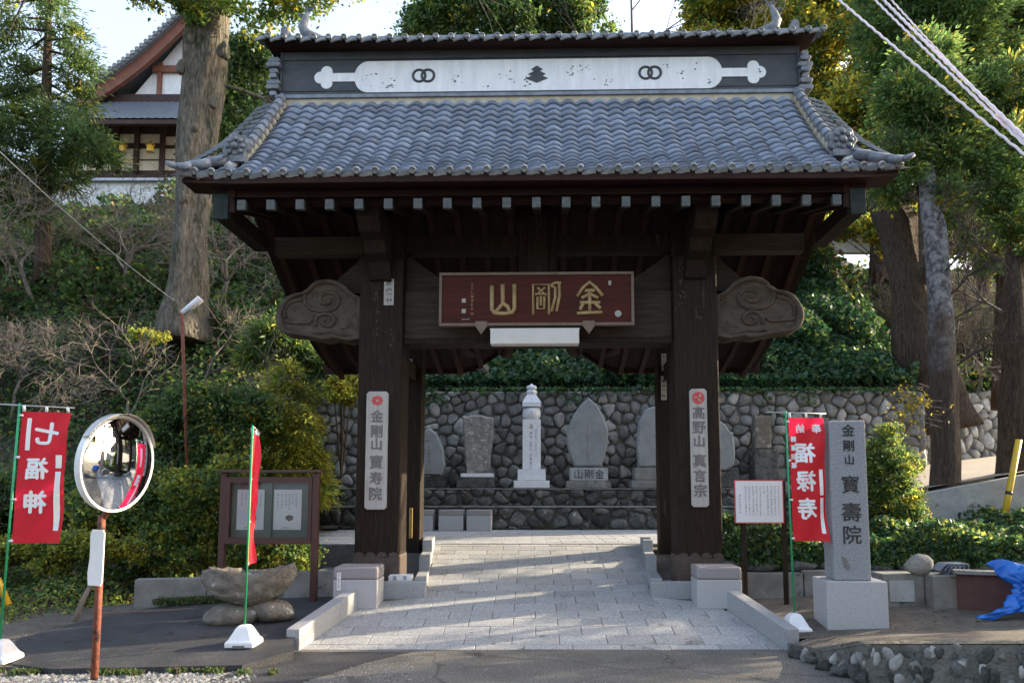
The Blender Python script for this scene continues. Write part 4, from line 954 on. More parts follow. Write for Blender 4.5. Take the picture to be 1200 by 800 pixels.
# rubble under the hedge
for i in range(12):
    x = 2.9+i*.56; mb = MB(); mb.blob((0, 0, 0), (.27, .13, .09), 0, i, 2, .12)
    tag(mb.build('edge_stone', M['stonedk'], None, (x, 10.99, .74)), 'rounded dark edging stone under the hedge on the low wall', 'stone', 'edging stones under the hedge')
mb = MB(); mb.blob((0, 0, 0), (.2, .14, .13), 0, 5, 2, .1); tag(mb.build('round_stone', M['stone'], None, (5.25, 9.98, .86)), 'grey round stone lying on the near low wall', 'stone')
rt = thing('roof_tile_stack', 'small leaning stack of old curved roof tiles on the near low wall', 'tiles', (5.52, 9.95, .74))
for i in range(5):
    mb = MB(); T = Matrix.Translation((i*.06, 0, .02)) @ Matrix.Rotation(R(35), 4, 'Y'); mb.prism([(.16*math.cos(R(a))*.4, .16*math.sin(R(a))) for a in range(0, 181, 30)]+[(.14*math.cos(R(a))*.4, .14*math.sin(R(a))) for a in range(180, -1, -30)], -.1, .12, 0, T); mb.build('tile', M['tile'], rt)
rb = thing('board', 'red-brown weathered board leaning against the low wall on the right', 'board', (0, 0, 0))
mb = MB(); mb.box(0, 1.6, 0, .05, 0, .62); o = mb.build('panel', M['rustbrown'], rb, (5.55, 9.62, .2), bevel=.006); o.rotation_euler = (R(-6), 0, R(-24))
o = MB().box(0, 1.7, 0, .22, 0, .05).build('ledge', M['conc'], rb, (5.51, 9.60, .78), bevel=.006); o.rotation_euler = (0, 0, R(-22))
# tarp: wrinkled draped sheet
v = []; f = []; n = 60; rd = random.Random(9)
for j in range(n+1):
    for i in range(n+1):
        u, w_ = i/n, j/n
        x = 5.78+u*1.3+.20*(1-u)*math.sin(w_*2.5)-.45*(1-u)**2*max(0, w_-.62)*2.6; z = .93-.62*w_+.05*math.sin(u*5)
        fold = .05*math.sin(u*21+w_*5+1.4*math.sin(w_*4))+.03*abs(math.sin(u*33-w_*9+2*math.sin(w_*6)))+.03*math.sin(w_*13+u*8)+.02*abs(math.sin(w_*31+u*22))+.012*math.sin(u*90+w_*60)
        y = 9.36-.30*w_**.7-u*.62+fold*(.5+w_)*.9
        v.append((x+.03*math.sin(w_*17+u*9), y, z+.04*math.sin(u*17+w_*3)))
for j in range(n):
    for i in range(n): f.append((j*(n+1)+i, j*(n+1)+i+1, (j+1)*(n+1)+i+1, (j+1)*(n+1)+i))
mb = MB(); mb.add(v, f, 0, True); tp = mb.build('tarpaulin', M['tarp']); tag(tp, 'crumpled bright blue tarpaulin draped over the red-brown board', 'tarp'); sm = tp.modifiers.new('s', 'SOLIDIFY'); sm.thickness = .006
# rubble wall below the side court
fw = thing('rubble_wall', 'rough rubble and mortar wall along the road at the lower right', 'wall')
for i in range(len(LW)-1):
    (x0, y0), (x1, y1) = LW[i], LW[i+1]; z0 = LZ[i]; z1 = LZ[i+1]
    mb = MB(); mb.add([(x0, y0-.12, -.05), (x1, y1-.12, -.05), (x1, y1, z1-.01), (x0, y0, z0-.01), (x0, y0+.2, z0-.01), (x1, y1+.2, z1-.01), (x0, y0+.2, -.05), (x1, y1+.2, -.05)], [(0, 1, 2, 3), (3, 2, 5, 4), (4, 5, 7, 6)]); mb.build('mortar_face', M['rubblemortar'], fw)
rd = random.Random(14)
for i in range(105):
    k = rd.random(); seg = 0 if k < .08 else 1 if k < .22 else 2 if k < .75 else 3; (x0, y0), (x1, y1) = LW[seg], LW[seg+1]; t = rd.random(); x = x0+(x1-x0)*t; y = y0+(y1-y0)*t
    zt = LZ[seg]*(1-t)+LZ[seg+1]*t; z = rd.uniform(.02, 1)*(zt-.03); a = rd.uniform(.04, .10)
    mb = MB(); mb.blob((0, 0, 0), (a*rd.uniform(.5, 1), .022, a*rd.uniform(.7, 1.4)), 0, i, 2, .15); z = min(z, zt-a-.015); o = mb.build('stone', M['stonedk' if i % 4 else 'stone'], fw, (x, y-.115*(1-z/max(zt, .05)), max(z, .02))); o.rotation_euler = (0, rd.uniform(-.9, .9), 0)
for i in range(5):
    mb = MB(); mb.blob((0, 0, 0), (rd.uniform(.06, .13), .08, rd.uniform(.05, .09)), 0, i+50, 2, .2)
    tag(mb.build('loose_stone', M['stonedk'], None, (2.98+i*.06, 8.35-i*.27, .04)), 'loose dark stone lying against the foot of the rubble wall beside the kerb', 'stone', 'loose stones at the rubble wall')

# ================================================================ MEMORIAL STONES (y about 19.9, ledge z 1.93)
YS = 19.85; ZL = 1.935
def px_x(px, Y): return P(px, 540, Y).x
def px_z(py, Y): return P(623, py, Y).z
def stele(label, outline, m_, base=None, Y=YS, thick=.28, name='memorial_stone', cham=.05, text=None, seed=0, rough=0):
    cx = px_x(sum(p[0] for p in outline)/len(outline), Y); o = thing(name, label, 'memorial stone', (cx, Y, ZL))
    rd = random.Random(seed); pts = [(px_x(p[0], Y)-cx, px_z(p[1], Y)-ZL) for p in outline]
    ref = []
    for i in range(len(pts)):
        p, q = pts[i], pts[(i+1) % len(pts)]
        for k in range(3): t = k/3; ref.append((p[0]+(q[0]-p[0])*t+rd.uniform(-rough, rough), p[1]+(q[1]-p[1])*t+rd.uniform(-rough, rough)))
    a = sum(ref[i][0]*ref[(i+1) % len(ref)][1]-ref[(i+1) % len(ref)][0]*ref[i][1] for i in range(len(ref)))
    if a < 0: ref = ref[::-1]
    MB().prism(ref, -thick/2, thick/2, cham=cham).build('slab', m_, o)
    for (x0, x1, y0, y1, bm_, dd) in base or []:
        MB().box(px_x(x0, Y)-cx, px_x(x1, Y)-cx, -dd, dd, px_z(y1, Y)-ZL, px_z(y0, Y)-ZL-.002, b=.012).build('base', bm_, o, bevel=.01)
    return o, cx
sA, cA = stele('small pointed grey-green memorial stone nearest the left gate post', [(488, 548), (486, 525), (491, 510), (503, 501), (512, 508), (520, 525), (522, 545), (518, 557), (491, 557)], M['slate'], [(484, 524, 558, 571, M['stonedk'], .25)], seed=1, rough=.01)
mb = MB(); r8 = random.Random(1); scribble(mb, .0, px_z(514, YS)-ZL, -.141, .12, .22, 1, r8); scribble(mb, 0, px_z(522, YS)-ZL, -.141, .55, .07, 6, r8); kind(mb.build('lettering', M['stonedk'], sA), 'stuff')
sB, cB = stele('rough lichen-covered memorial slab on a pale footing left of the tower', [(541, 488), (560, 486), (578, 489), (577, 520), (574, 553), (548, 556), (544, 525)], M['stelerough'], [(541, 579, 554.5, 559, M['whitestone'], .28), (537, 580, 559.5, 571, M['stonedk'], .34)], seed=2, rough=.02)
sD, cD = stele('tall leaf-shaped slate memorial stone on an inscribed base', [(673, 547), (669, 537), (664, 518), (665, 503), (672, 487), (680, 475), (690, 466), (700, 475), (708, 489), (713, 505), (712, 522), (707, 538), (704, 547)], M['slate'], [(667.5, 711, 548, 563, M['conclt'], .3), (663, 714, 563.5, 571.5, M['conc'], .38)], seed=3)
text_mesh('山剛金', M['ink'], sD, (px_x(677, YS)-cD, -.305, px_z(555.5, YS)-ZL), .27, step=.285, direction='right', depth=.002)
mb = MB(); scribble(mb, px_x(688.5, YS)-cD, px_z(491, YS)-ZL, -.141, 1.14, .055, 11, r8); kind(mb.build('lettering', M['inkgrey'], sD), 'stuff')
sE, cE = stele('broad grey memorial stone half hidden by the right gate posts', [(748, 547), (746, 520), (749, 497), (756, 480), (768, 476), (785, 484), (797, 510), (800, 547)], M['slate'], [(742, 800, 548, 562, M['conc'], .3), (738, 804, 562.5, 571.5, M['conc'], .38)], seed=4, rough=.015)
sF, cF = stele('rough-edged grey memorial stone seen just right of the right gate post', [(826, 550), (822, 520), (826, 500), (838, 489), (850, 497), (858, 508), (861, 525), (858, 545), (850, 552)], M['slate'], [(820, 862, 553, 571, M['stonedk'], .3)], seed=5, rough=.03)
sG, cG = stele('narrow mossy square memorial pillar behind the red banner', [(884, 527), (884, 488), (903, 487), (903, 527)], M['trough'], None, Y=20.1, seed=6)
MB().box(-.30, .36, -.3, .3, 0, px_z(527, 20.1)-ZL).build('base', M['stonedk'], sG, bevel=.03)
# white tower
tw = thing('memorial_tower', 'white five-part memorial tower with rounded top among the dark stones', 'memorial tower', (px_x(623, YS), YS, ZL))
def hw(a, b): return (px_x(b, YS)-px_x(a, YS))/2
def zz(p): return px_z(p, YS)-ZL
WS = M['whitestone']
for (w_, y0, y1) in ((hw(603, 644), 563, 571.5), (hw(608, 640), 550, 562.7)): MB().box(-w_, w_, -w_, w_, zz(y1), zz(y0)).build('base', WS, tw, bevel=.01)
sh = MB().box(-hw(613, 634), hw(613, 634), -.23, .23, zz(549.7), zz(492)).build('shaft', WS, tw, bevel=.008)
w_ = hw(612.5, 634); MB().lathe([(w_*.72, zz(491.7)), (w_*.98, zz(488)), (w_*1.0, zz(484)), (w_*.9, zz(479)), (w_*.7, zz(477.3))], 20).build('sphere_stone', WS, tw)
MB().lathe([(hw(612, 634)*1.38, zz(477)), (hw(612, 634)*1.38, zz(474)), (.36, zz(472.5)), (.24, zz(466)), (.17, zz(462.7))], 4, square=True, smooth=False).build('cap_stone', WS, tw)
MB().lathe([(.13, zz(462.5)), (.15, zz(460)), (.13, zz(457.3))], 16).build('hemisphere_stone', WS, tw)
MB().lathe([(.09, zz(457.1)), (.15, zz(455)), (.13, zz(452.5)), (.05, zz(451)), (.01, zz(449.5))], 16).build('jewel_stone', WS, tw)
mb = MB(); scribble(mb, -.02, zz(506), -.234, 1.02, .07, 9, r8); scribble(mb, .12, zz(503), -.234, .72, .045, 9, r8); kind(mb.build('lettering', M['inkgrey'], tw), 'stuff')
mb = MB(); scribble(mb, -.02, zz(495.5), -.234, .2, .12, 1, r8); kind(mb.build('gilt_letter', M['gold'], tw), 'stuff')
mb = MB()
for z_, y_ in ((zz(483.5), -.265), (zz(469), -.265), (zz(460), -.155)): scribble(mb, 0, z_+.03, y_, .06, .05, 1, r8)
kind(mb.build('small_letter', M['ink'], tw), 'stuff')
# three granite blocks on the paving
for i, (a, b, lab) in enumerate(((483, 508, 'pale granite seat block leftmost of three at the low back wall'), (515, 543.5, 'pale granite seat block in the middle of three at the low back wall'), (547.5, 576, 'pale granite seat block rightmost of three at the low back wall'))):
    o = thing('stone_block', lab, 'stone block', (px_x((a+b)/2, 18.3), 18.3, .866), 0, 'granite blocks at the back wall'); w_ = hw(a, b)*.93
    MB().box(-w_, w_, -.05, .45, 0, .38).build('block_body', M['graylt'], o, bevel=.015); MB().box(-w_-.002, w_+.002, -.052, .452, .381, .52).build('block_top', M['granpink'], o, bevel=.02)
# the two granite blocks by the gate
for s, xx, lab in ((-1, -2.44, 'square granite block with a paper label beside the left gate post'), (1, 2.60, 'square granite block beside the right gate post')):
    y = 10.2; z = zramp(y); o = thing('stone_block', lab, 'stone block', (xx, y, z), R(1 if s < 0 else -2), 'granite blocks at the gate')
    MB().box(-.305, .305, 0, .5, .0, .40).build('block_body', M['graylt'], o, bevel=.015); MB().box(-.307, .307, -.002, .502, .401, .575).build('block_top', M['granpink'], o, bevel=.03)
    if s < 0:
        st = MB().box(-.255, -.20, -.006, -.002, .26, .50).build('paper_label', M['white'], o); mb = MB(); scribble(mb, -.228, .49, -.007, .2, .03, 4, r8); kind(mb.build('lettering', M['inkgrey'], st), 'stuff')
pb = thing('plastic_box', 'small white plastic cover box inside the left kerb', 'box', (-1.95, 11.0, .42))
MB().box(-.17, .17, -.1, .1, 0, .2, b=.01).build('box_body', M['plastic'], pb, bevel=.01)
MB().box(-.1, -.05, -.11, -.1, .13, .19).build('clip', M['conclt'], pb); MB().box(.05, .1, -.11, -.1, .13, .19).build('clip', M['conclt'], pb)
sc_ = thing('brass_latch', 'small brass coloured latch plate on the left rear post', 'latch', (-2.18, 13.38, 1.0)); MB().box(-.06, .0, -.01, .02, 0, .55).build('latch_plate', M['brass'], sc_, bevel=.01)

# ================================================================ BANNERS
def banner_base(o, s=1.0):
    pr = []
    mb = MB(); n = 4
    mb.lathe([(.24*s, 0), (.24*s, .06*s), (.20*s, .085*s), (.12*s, .2*s), (.085*s, .235*s), (.03*s, .245*s)], 4, T=Matrix.Rotation(0, 4, 'Z'), square=True, smooth=False)
    b = mb.build('base', M['plastic'], o, bevel=.012)
    m2 = MB(); m2.box(-.07*s, .07*s, -.175*s, -.160*s, -.001, .03*s); m2.build('base_slot', M['inkgrey'], b)
def banner(loc, h, w_, hb, rz, label, tilt=0, chars=None, flutter=.03, arm=.12, side=1, group='red prayer banners by the gate', base_s=1.0, small=None):
    o = thing('banner', label, 'banner', loc, 0, group); banner_base(o, base_s)
    top = Vector((math.sin(tilt)*h, 0, h)); r_ = .0125
    mb = MB(); mb.tube([(0, 0, .22), tuple(top)], r_, 8); mb.build('pole', M['green'], o)
    Rz = Matrix.Rotation(rz, 4, 'Z')
    fl = bpy.data.objects.new('flag', None)
    def at(u, z): # u along the cloth, z height -> world local
        b_ = Rz @ Vector((u*side+.03*side, 0, 0)); return Vector((math.sin(tilt)*z+b_.x, b_.y, z))
    zt = h-.06
    mb = MB(); mb.tube([at(-arm, zt+.045), at(w_+.03, zt+.02)], .008, 6); mb.build('crossbar', M['steel'], o)
    v = []; f = []; nu, nv = 14, 40
    def cloth(u, t):
        z = zt-.03-t*hb; fl_ = flutter*math.sin(t*7+u*3)*u+flutter*.5*math.sin(t*15+u*8+1)*(.3+u); p = at(u*w_*(1-.04*math.sin(t*3)), z); q = Rz @ Vector((0, fl_, 0)); return p+q+Vector((0, 0, -.012*u*math.sin(t*9)))
    for j in range(nv+1):
        for i in range(nu+1): v.append(tuple(cloth(i/nu, j/nv)))
    for j in range(nv):
        for i in range(nu): f.append((j*(nu+1)+i, j*(nu+1)+i+1, (j+1)*(nu+1)+i+1, (j+1)*(nu+1)+i))
    mb = MB(); mb.add(v, f, 0, True); cl = mb.build('cloth', M['red'], o)
    # prints follow the cloth
    yn = Rz @ Vector((0, -1, 0))
    if yn.y > 0: yn = -yn
    def remap(ob):
        for w in ob.data.vertices:
            u, t = w.co.x/w_, -w.co.z/hb; p = cloth(min(1, max(0, u)), min(1, max(0, t))); w.co = p+yn*(.003-w.co.y*.3)
    def fine(ob): # cut the flat glyphs so that they follow the folds
        bm = bmesh.new(); bm.from_mesh(ob.data); bmesh.ops.triangulate(bm, faces=bm.faces)
        bmesh.ops.subdivide_edges(bm, edges=[e for e in bm.edges if e.calc_length() > .06], cuts=1); bm.to_mesh(ob.data); bm.free()
    for (txt, x, z, size, step) in chars or []:
        for t_ in text_mesh(txt, M['whitec'], cl, (x*w_, 0, -z), size, step=step, thick=.009 if size > .2 else .003, mirror=True, depth=.0005, sx=.95): fine(t_); remap(t_)
    mb = MB()
    for (x0, x1, z0, z1) in small or []:
        nseg = 8
        mb = MB()
        for k in range(nseg): a = z0+(z1-z0)*k/nseg; b_ = z0+(z1-z0)*(k+1)/nseg; mb.add([(x0*w_, 0, -a), (x1*w_, 0, -a), (x1*w_, 0, -b_), (x0*w_, 0, -b_)], [(3, 2, 1, 0)])
        remap(mb.build('white_stripe', M['whitec'], cl))

    for k in (0.04, .5, .93): # loops on the crossbar
        a = at(k*w_, zt+.035-.02*k); b_ = cloth(k, 0); m2 = MB(); m2.tube([tuple(a+yn*.012), tuple(Vector(b_)+yn*.006)], .016, 5); m2.build('loop', M['whitec'], o)
    for t in (.03, .35, .67, .98): a = at(-.03, zt-.03-t*hb); b_ = cloth(0.03, t); m2 = MB(); m2.tube([tuple(a), tuple(b_)], .014, 5); m2.build('loop', M['whitec'], o)
    return o
# left one
bl = P(13, 772, 7.8)
banner((-5.62, 7.85, .07), 2.74, .48, 1.42, R(12), 'red banner with three white mirrored characters at the left edge', R(.9), [('七', .55, .23, .27, 1), ('福', .42, .62, .25, 1), ('神', .42, .98, .25, 1)], arm=.28, small=[(.12, .21, .07, .42), (.80, .92, .47, .62), (.80, .92, .66, 1.28)], base_s=.95)
banner((-3.26, 8.42, .12), 2.5, .50, 1.53, R(101.5), 'red banner seen edge-on in front of the notice board', R(.2), [('福', .5, .8, .27, 1)], flutter=.018, arm=.02, base_s=.95, small=[(.3, .5, .1, .5), (.6, .8, .9, 1.4)])
banner((3.25, 9.15, .13), 2.74, .44, 1.54, R(-3), 'red banner with mirrored white characters beside the granite pillar', R(-.6), [('福', .44, .44, .27, 1), ('禄', .44, .80, .27, 1), ('寿', .44, 1.14, .27, 1), ('奉', .79, .13, .12, 1), ('納', .33, .13, .12, 1), ('開運招福', .12, .27, .075, .11)], arm=.27, small=[(.83, .93, .66, .98), (.83, .93, 1.01, 1.44)], base_s=.95)

# ================================================================ STREET MIRROR
mr = thing('traffic_mirror', 'round convex traffic mirror on a rusty red post at the left', 'mirror', (-4.42, 7.38, 0))
mb = MB(); mb.tube([(.095, 0, -.1), (.09, 0, .9), (.08, 0, 1.62)], .036, 12); mb.build('post', M['rust'], mr)
mb = MB(); mb.box(.04, .14, -.055, -.045, 1.12, 1.17); mb.box(.04, .14, -.055, -.045, 1.40, 1.45); mb.build('bracket', M['rust'], mr)
pl_ = MB(); pl_.prism([(-.045, .93), (.08, .92), (.095, .96), (.095, 1.44), (.08, 1.47), (-.03, 1.475), (-.045, 1.44), (-.04, 1.2), (-.055, 1.05)], -.075, -.058); pl_.build('plate', M['white'], mr, (.065, 0, 0), bevel=.003)
c = P(137, 543, 7.30)-Vector((-4.42, 7.38, 0)); Rm = Matrix.Translation(c) @ Matrix.Rotation(R(79), 4, 'Z') @ Matrix.Rotation(R(3), 4, 'Y') @ Matrix.Rotation(PI/2+R(4), 4, 'X')
rad = .49; prof_ = [(rad*math.sin(a)/math.sin(R(26)), (rad/math.sin(R(26)))*(math.cos(a)-math.cos(R(26)))) for a in [R(26)*k/14 for k in range(14, -1, -1)]]
mb = MB(); mb.lathe([(r_*.98+.0001, z_*.7+.022) for r_, z_ in prof_], 56, 0, Rm); mb.build('mirror_glass', M['mirror'], mr)
mb = MB(); mb.lathe([(.0, -.05), (rad*.97, -.05), (rad*.99, -.02), (rad*1.0, .01), (rad*.99, .03), (rad*.98, .03), (rad*.975, .02), (0.0, .018)], 56, 0, Rm); mb.build('mirror_housing', M['white'], mr)
mb = MB(); v = []; f = [] # hood
for k in range(25):
    a = R(25+130*k/24)
    for (rr_, z_) in ((rad*1.01, -.03), (rad*1.02, .045+.035*math.sin(PI*k/24))): v.append(Rm @ Vector((rr_*math.cos(a), rr_*math.sin(a), z_)))
for k in range(24): f += [(2*k, 2*k+1, 2*k+3, 2*k+2)]
mb.add(v, f, 0, True); h_ = mb.build('hood', M['steel'], mr); h_.modifiers.new('s', 'SOLIDIFY').thickness = .006
mb = MB(); mb.tube([(.07, 0, 1.55), tuple(c+Vector((.05, .1, -.2)))], .03, 8); mb.build('arm', M['rust'], mr)

# ================================================================ NOTICE BOARD
nb = thing('notice_board', 'dark brown glazed notice board with two pale posters', 'notice board', (-3.80, 10.6, .28), R(-2))
for s in (-1, 1): MB().box(s*.675-.045, s*.675+.045, -.05, .05, -.1, 1.84).build('post', M['brownpt'], nb, bevel=.006)
fr_ = MB(); fr_.box(-.629, .629, -.06, .06, 1.70, 1.78); fr_.box(-.629, .629, -.06, .06, .82, .91); fr_.box(-.629, -.575, -.058, .058, .9101, 1.6999); fr_.box(.575, .629, -.058, .058, .9101, 1.6999); fr_.build('frame', M['brownpt'], nb)
MB().box(-.76, .76, -.12, .12, 1.842, 1.88).build('roof_board', M['brownpt'], nb, bevel=.006)
MB().box(-.575, .575, .03, .05, .91, 1.70).build('backing_board', M['boardg'], nb)
MB().box(-.574, .574, -.04, -.034, .911, 1.699).build('glass_pane', M['glass'], nb)
MB().box(-.045, .035, -.03, .0, .911, 1.699).build('mullion', M['boardg'], nb)
r9 = random.Random(4)
for (x0, x1, z0, z1, cols) in ((-.49, -.09, 1.02, 1.60, ((-.14, .2), (-.19, .16), (-.24, .1), (-.30, .06), (-.36, .1), (-.42, .18))), (.05, .46, 1.02, 1.60, ((.38, .22), (.33, .16), (.28, .24), (.23, .18), (.17, .22), (.11, .24)))):
    po = MB().box(x0, x1, .012, .018, z0, z1).build('poster', M['paper'], nb); mb = MB()
    for xc, hh_ in cols: scribble(mb, xc, 1.545, .0115, hh_, .022, 5, r9)
    scribble(mb, (x0+x1)/2, z0+.04, .0115, .02, .2, 1, r9); kind(mb.build('lettering', M['ink'], po), 'stuff')
    mb = MB(); mb.blob(((x0+x1)/2+.03, .012, z0+.17), (.07, .002, .05), 0, 2, 1, .2); mb.build('poster_picture', M['inkgrey' if x0 > 0 else 'tarp'], po)

# ================================================================ INFO SIGN
sg = thing('information_sign', 'white information sign with red edge on a dark stake', 'sign', (3.32, 10.35, .24))
a = P(860, 562, 10.35)-sg.location; b = P(919, 613, 10.35)-sg.location
MB().box(a.x+.10, a.x+.16, .012, .06, 0, a.z).build('stake', M['wood'], sg); MB().box(b.x-.02, b.x+.04, .012, .06, -.1, a.z-.02).build('stake', M['wood'], sg)
MB().box(a.x, b.x, -.006, .012, b.z, a.z).build('board_edge', M['redprint'], sg)
bo = MB().box(a.x+.016, b.x-.016, -.010, -.0061, b.z+.016, a.z-.016).build('board', M['white'], sg)
mb = MB()
for k in range(10): x = b.x-.07-k*.052; scribble(mb, x, a.z-.08, -.0105, .12 if k == 4 else .42, .022, 4 if k == 4 else 12, r9)
scribble(mb, a.x+.075, a.z-.2, -.0105, .28, .03, 6, r9); kind(mb.build('lettering', M['inkgrey'], bo), 'stuff')

# ================================================================ GRANITE PILLAR
gpil = thing('stone_pillar', 'tall speckled granite name pillar on a pale pedestal', 'stone pillar', (4.0, 9.25, .2), R(-5))
MB().box(-.37, .35, -.26, .32, -.1, .56).build('pedestal', M['graylt'], gpil, bevel=.01)
MB().box(-.25, .19, -.2, .2, .561, 2.54).build('shaft', M['darkgran'], gpil, bevel=.02)
text_mesh('金剛山寳壽院', M['ink'], gpil, (-.02, -.203, 2.56), .2, thick=.003, sizes=[.16, .15, .13, .23, .25, .24], depth=.002, pos=[(q-488)/180*1.99 for q in (501, 518.5, 534.5, 562, 593, 618)])
mb = MB(); mb.prism([(-.16, .86), (-.11, .84), (-.06, .72), (-.08, .69), (-.13, .72)][::-1], -.206, -.199); mb.build('stain_patch', M['inkgrey'], gpil)

# ================================================================ TROUGH AND LOW WALL, LEFT
tr = thing('stone_trough', 'weathered boat-shaped stone basin on rough base stones', 'stone basin', (-3.62, 9.45, .19))
bm = bmesh.new(); bmesh.ops.create_icosphere(bm, subdivisions=4, radius=1)
for v in bm.verts:
    x, y, z = v.co; 
    tip = max(0, x-.1)**1.3*.26+max(0, -x-.5)**1.6*.2
    zz_ = z*.27+tip
    if z > .15: # hollow
        r2 = (x/.85)**2+(y/.7)**2
        if r2 < 1: zz_ -= .30*(1-r2)**.6
    n_ = .03*math.sin(x*9+y*5)*math.sin(z*11+x*3)+.02*math.sin(y*17+x*13)
    v.co = Vector((x*(.60+n_), y*(.30+n_)*(1-.25*max(0, x)), zz_+.47+n_*.5-.06*x))
me = bpy.data.meshes.new('basin'); bm.to_mesh(me); bm.free(); me.materials.append(M['trough']); me.polygons.foreach_set('use_smooth', [True]*len(me.polygons)); link(me, 'basin', tr)
for (x, y, z, a, b_, c_) in ((-.15, 0, .1, .38, .26, .14), (.28, .05, .14, .26, .22, .17), (.05, .12, .14, .3, .2, .12)):
    mb = MB(); mb.blob((0, 0, 0), (a, b_, c_), 0, int(a*100), 3, .1); mb.build('base_stone', M['trough'], tr, (x, y, z))
lw3 = thing('low_wall', 'low dark concrete wall behind the stone basin on the left', 'wall', (-5.6, 10.45, 0), R(11))
for i, (x0, x1) in enumerate(((0, .95), (.96, 1.9), (1.91, 2.9))): MB().box(x0, x1, -.09, .09, -.1, .62+.03*i, b=.012).build('block', M['conc'], lw3, bevel=.01)
wr = MB(); wr.box(-1.05, .9, -.22, -.15, .2, .26); tag(wr.build('timber_edging', M['twigdk'], None, (-4.75, 10.3, .0)), 'narrow timber edging along the back of the asphalt', 'edging').rotation_euler = (0, 0, R(20))
mb = MB(); mb.tube([(0, 0, 0), (.08, .05, .3), (.2, .1, .62), (.27, .15, .85)], [.035, .032, .028, .02], 8); tag(mb.build('branch', M['twig'], None, (-5.95, 9.6, .12)), 'pale dead branch leaning on the planted bank behind the mirror', 'branch')
rd = random.Random(31)
for i in range(14):
    x = rd.uniform(-6.6, -4.7); y = rd.uniform(9.9, 10.9); a = rd.uniform(.06, .17); mb = MB(); mb.blob((0, 0, 0), (a, a*.8, a*.6), 0, i, 2, .12)
    tag(mb.build('bank_stone', M['stone'], None, (x, y, hill(x, y)+a*.25)), 'grey stone half buried in the planted bank behind the mirror', 'stone', 'stones in the planted bank')
# yellow wire guards
def guard(label, pts, r_):
    o = thing('guy_wire_guard', label, 'guard', pts[0]); q = [Vector(p)-Vector(pts[0]) for p in pts]; mb = MB(); mb.tube(q, r_, 10); mb.build('sleeve', M['yellow'], o)
    m = q[0].lerp(q[-1], .48); d = (q[-1]-q[0]).normalized(); mb = MB(); mb.tube([m-d*.03, m+d*.03], r_*1.05, 10); mb.build('band', M['rubber'], o)
a = P(1173, 613, 13.3); b = P(1194, 515, 13.3); guard('yellow plastic guy-wire guard leaning in front of the right-hand trunk', [tuple(a-Vector((.05, 0, .35))), tuple(b)], .055)
a = P(14, 708, 8.6); b = P(-20, 640, 8.6); guard('yellow guard at the very left edge behind the red banner', [tuple(a-Vector((.04, 0, .0))), tuple(b)], .036)

# poles and wires
po = thing('lamp_pole', 'thin rusty pole with a small tilted white lamp on the slope', 'lamp post', (0, 0, 0))
a = P(222, 545, 14.2); b = P(213, 362, 14.2); mb = MB(); mb.tube([tuple(a-Vector((0, 0, .6))), tuple(b)], .034, 8); mb.build('pole', M['rust'], po)
a = P(214, 367, 14.0); b = P(235, 350, 14.0); mb = MB(); mb.tube([tuple(a), tuple(b)], [.06, .075], 6); mb.build('lamp_head', M['plastic'], po)
def wire(name, label, p, q, r_, m_, sag=.1, n=24, group=None, twist=0):
    pts = []
    for i in range(n+1):
        t = i/n; c = Vector(p).lerp(Vector(q), t); c.z -= sag*4*t*(1-t)
        if twist: c += Vector((0, math.cos(t*twist), math.sin(t*twist)))*.004
        pts.append(tuple(c))
    mb = MB(); mb.tube(pts, r_, 5); return tag(mb.build(name, m_), label, 'wire', group)
wire('guy_wire', 'thin pale wire running from the upper left to the lamp pole', P(-60, 120, 9.5), P(204, 352, 14.1), .010, M['wiregrey'], .12)
def cross(p, q, Y1, Y2, k=.35): # extend beyond the frame
    a = P(p[0], p[1], Y1); b = P(q[0], q[1], Y2); d = b-a; return a-d*k, b+d*k
for (p, q, r_, lab) in (((985, 0), (1200, 178), .011, 'lowest single overhead cable crossing the upper right'), ((1027, 0), (1200, 166), .011, 'overhead cable just above the lowest one at the upper right'), ((1037, 0), (1200, 158), .014, 'middle cable of the overhead bundle at the upper right'), ((1046, 0), (1200, 163), .009, 'topmost thin cable of the overhead bundle at the upper right')):
    a, b = cross(p, q, 7.4, 5.4); wire('overhead_cable', lab, a, b, r_, M['wirepink'], .03, 160, 'overhead cables at the upper right', 230)

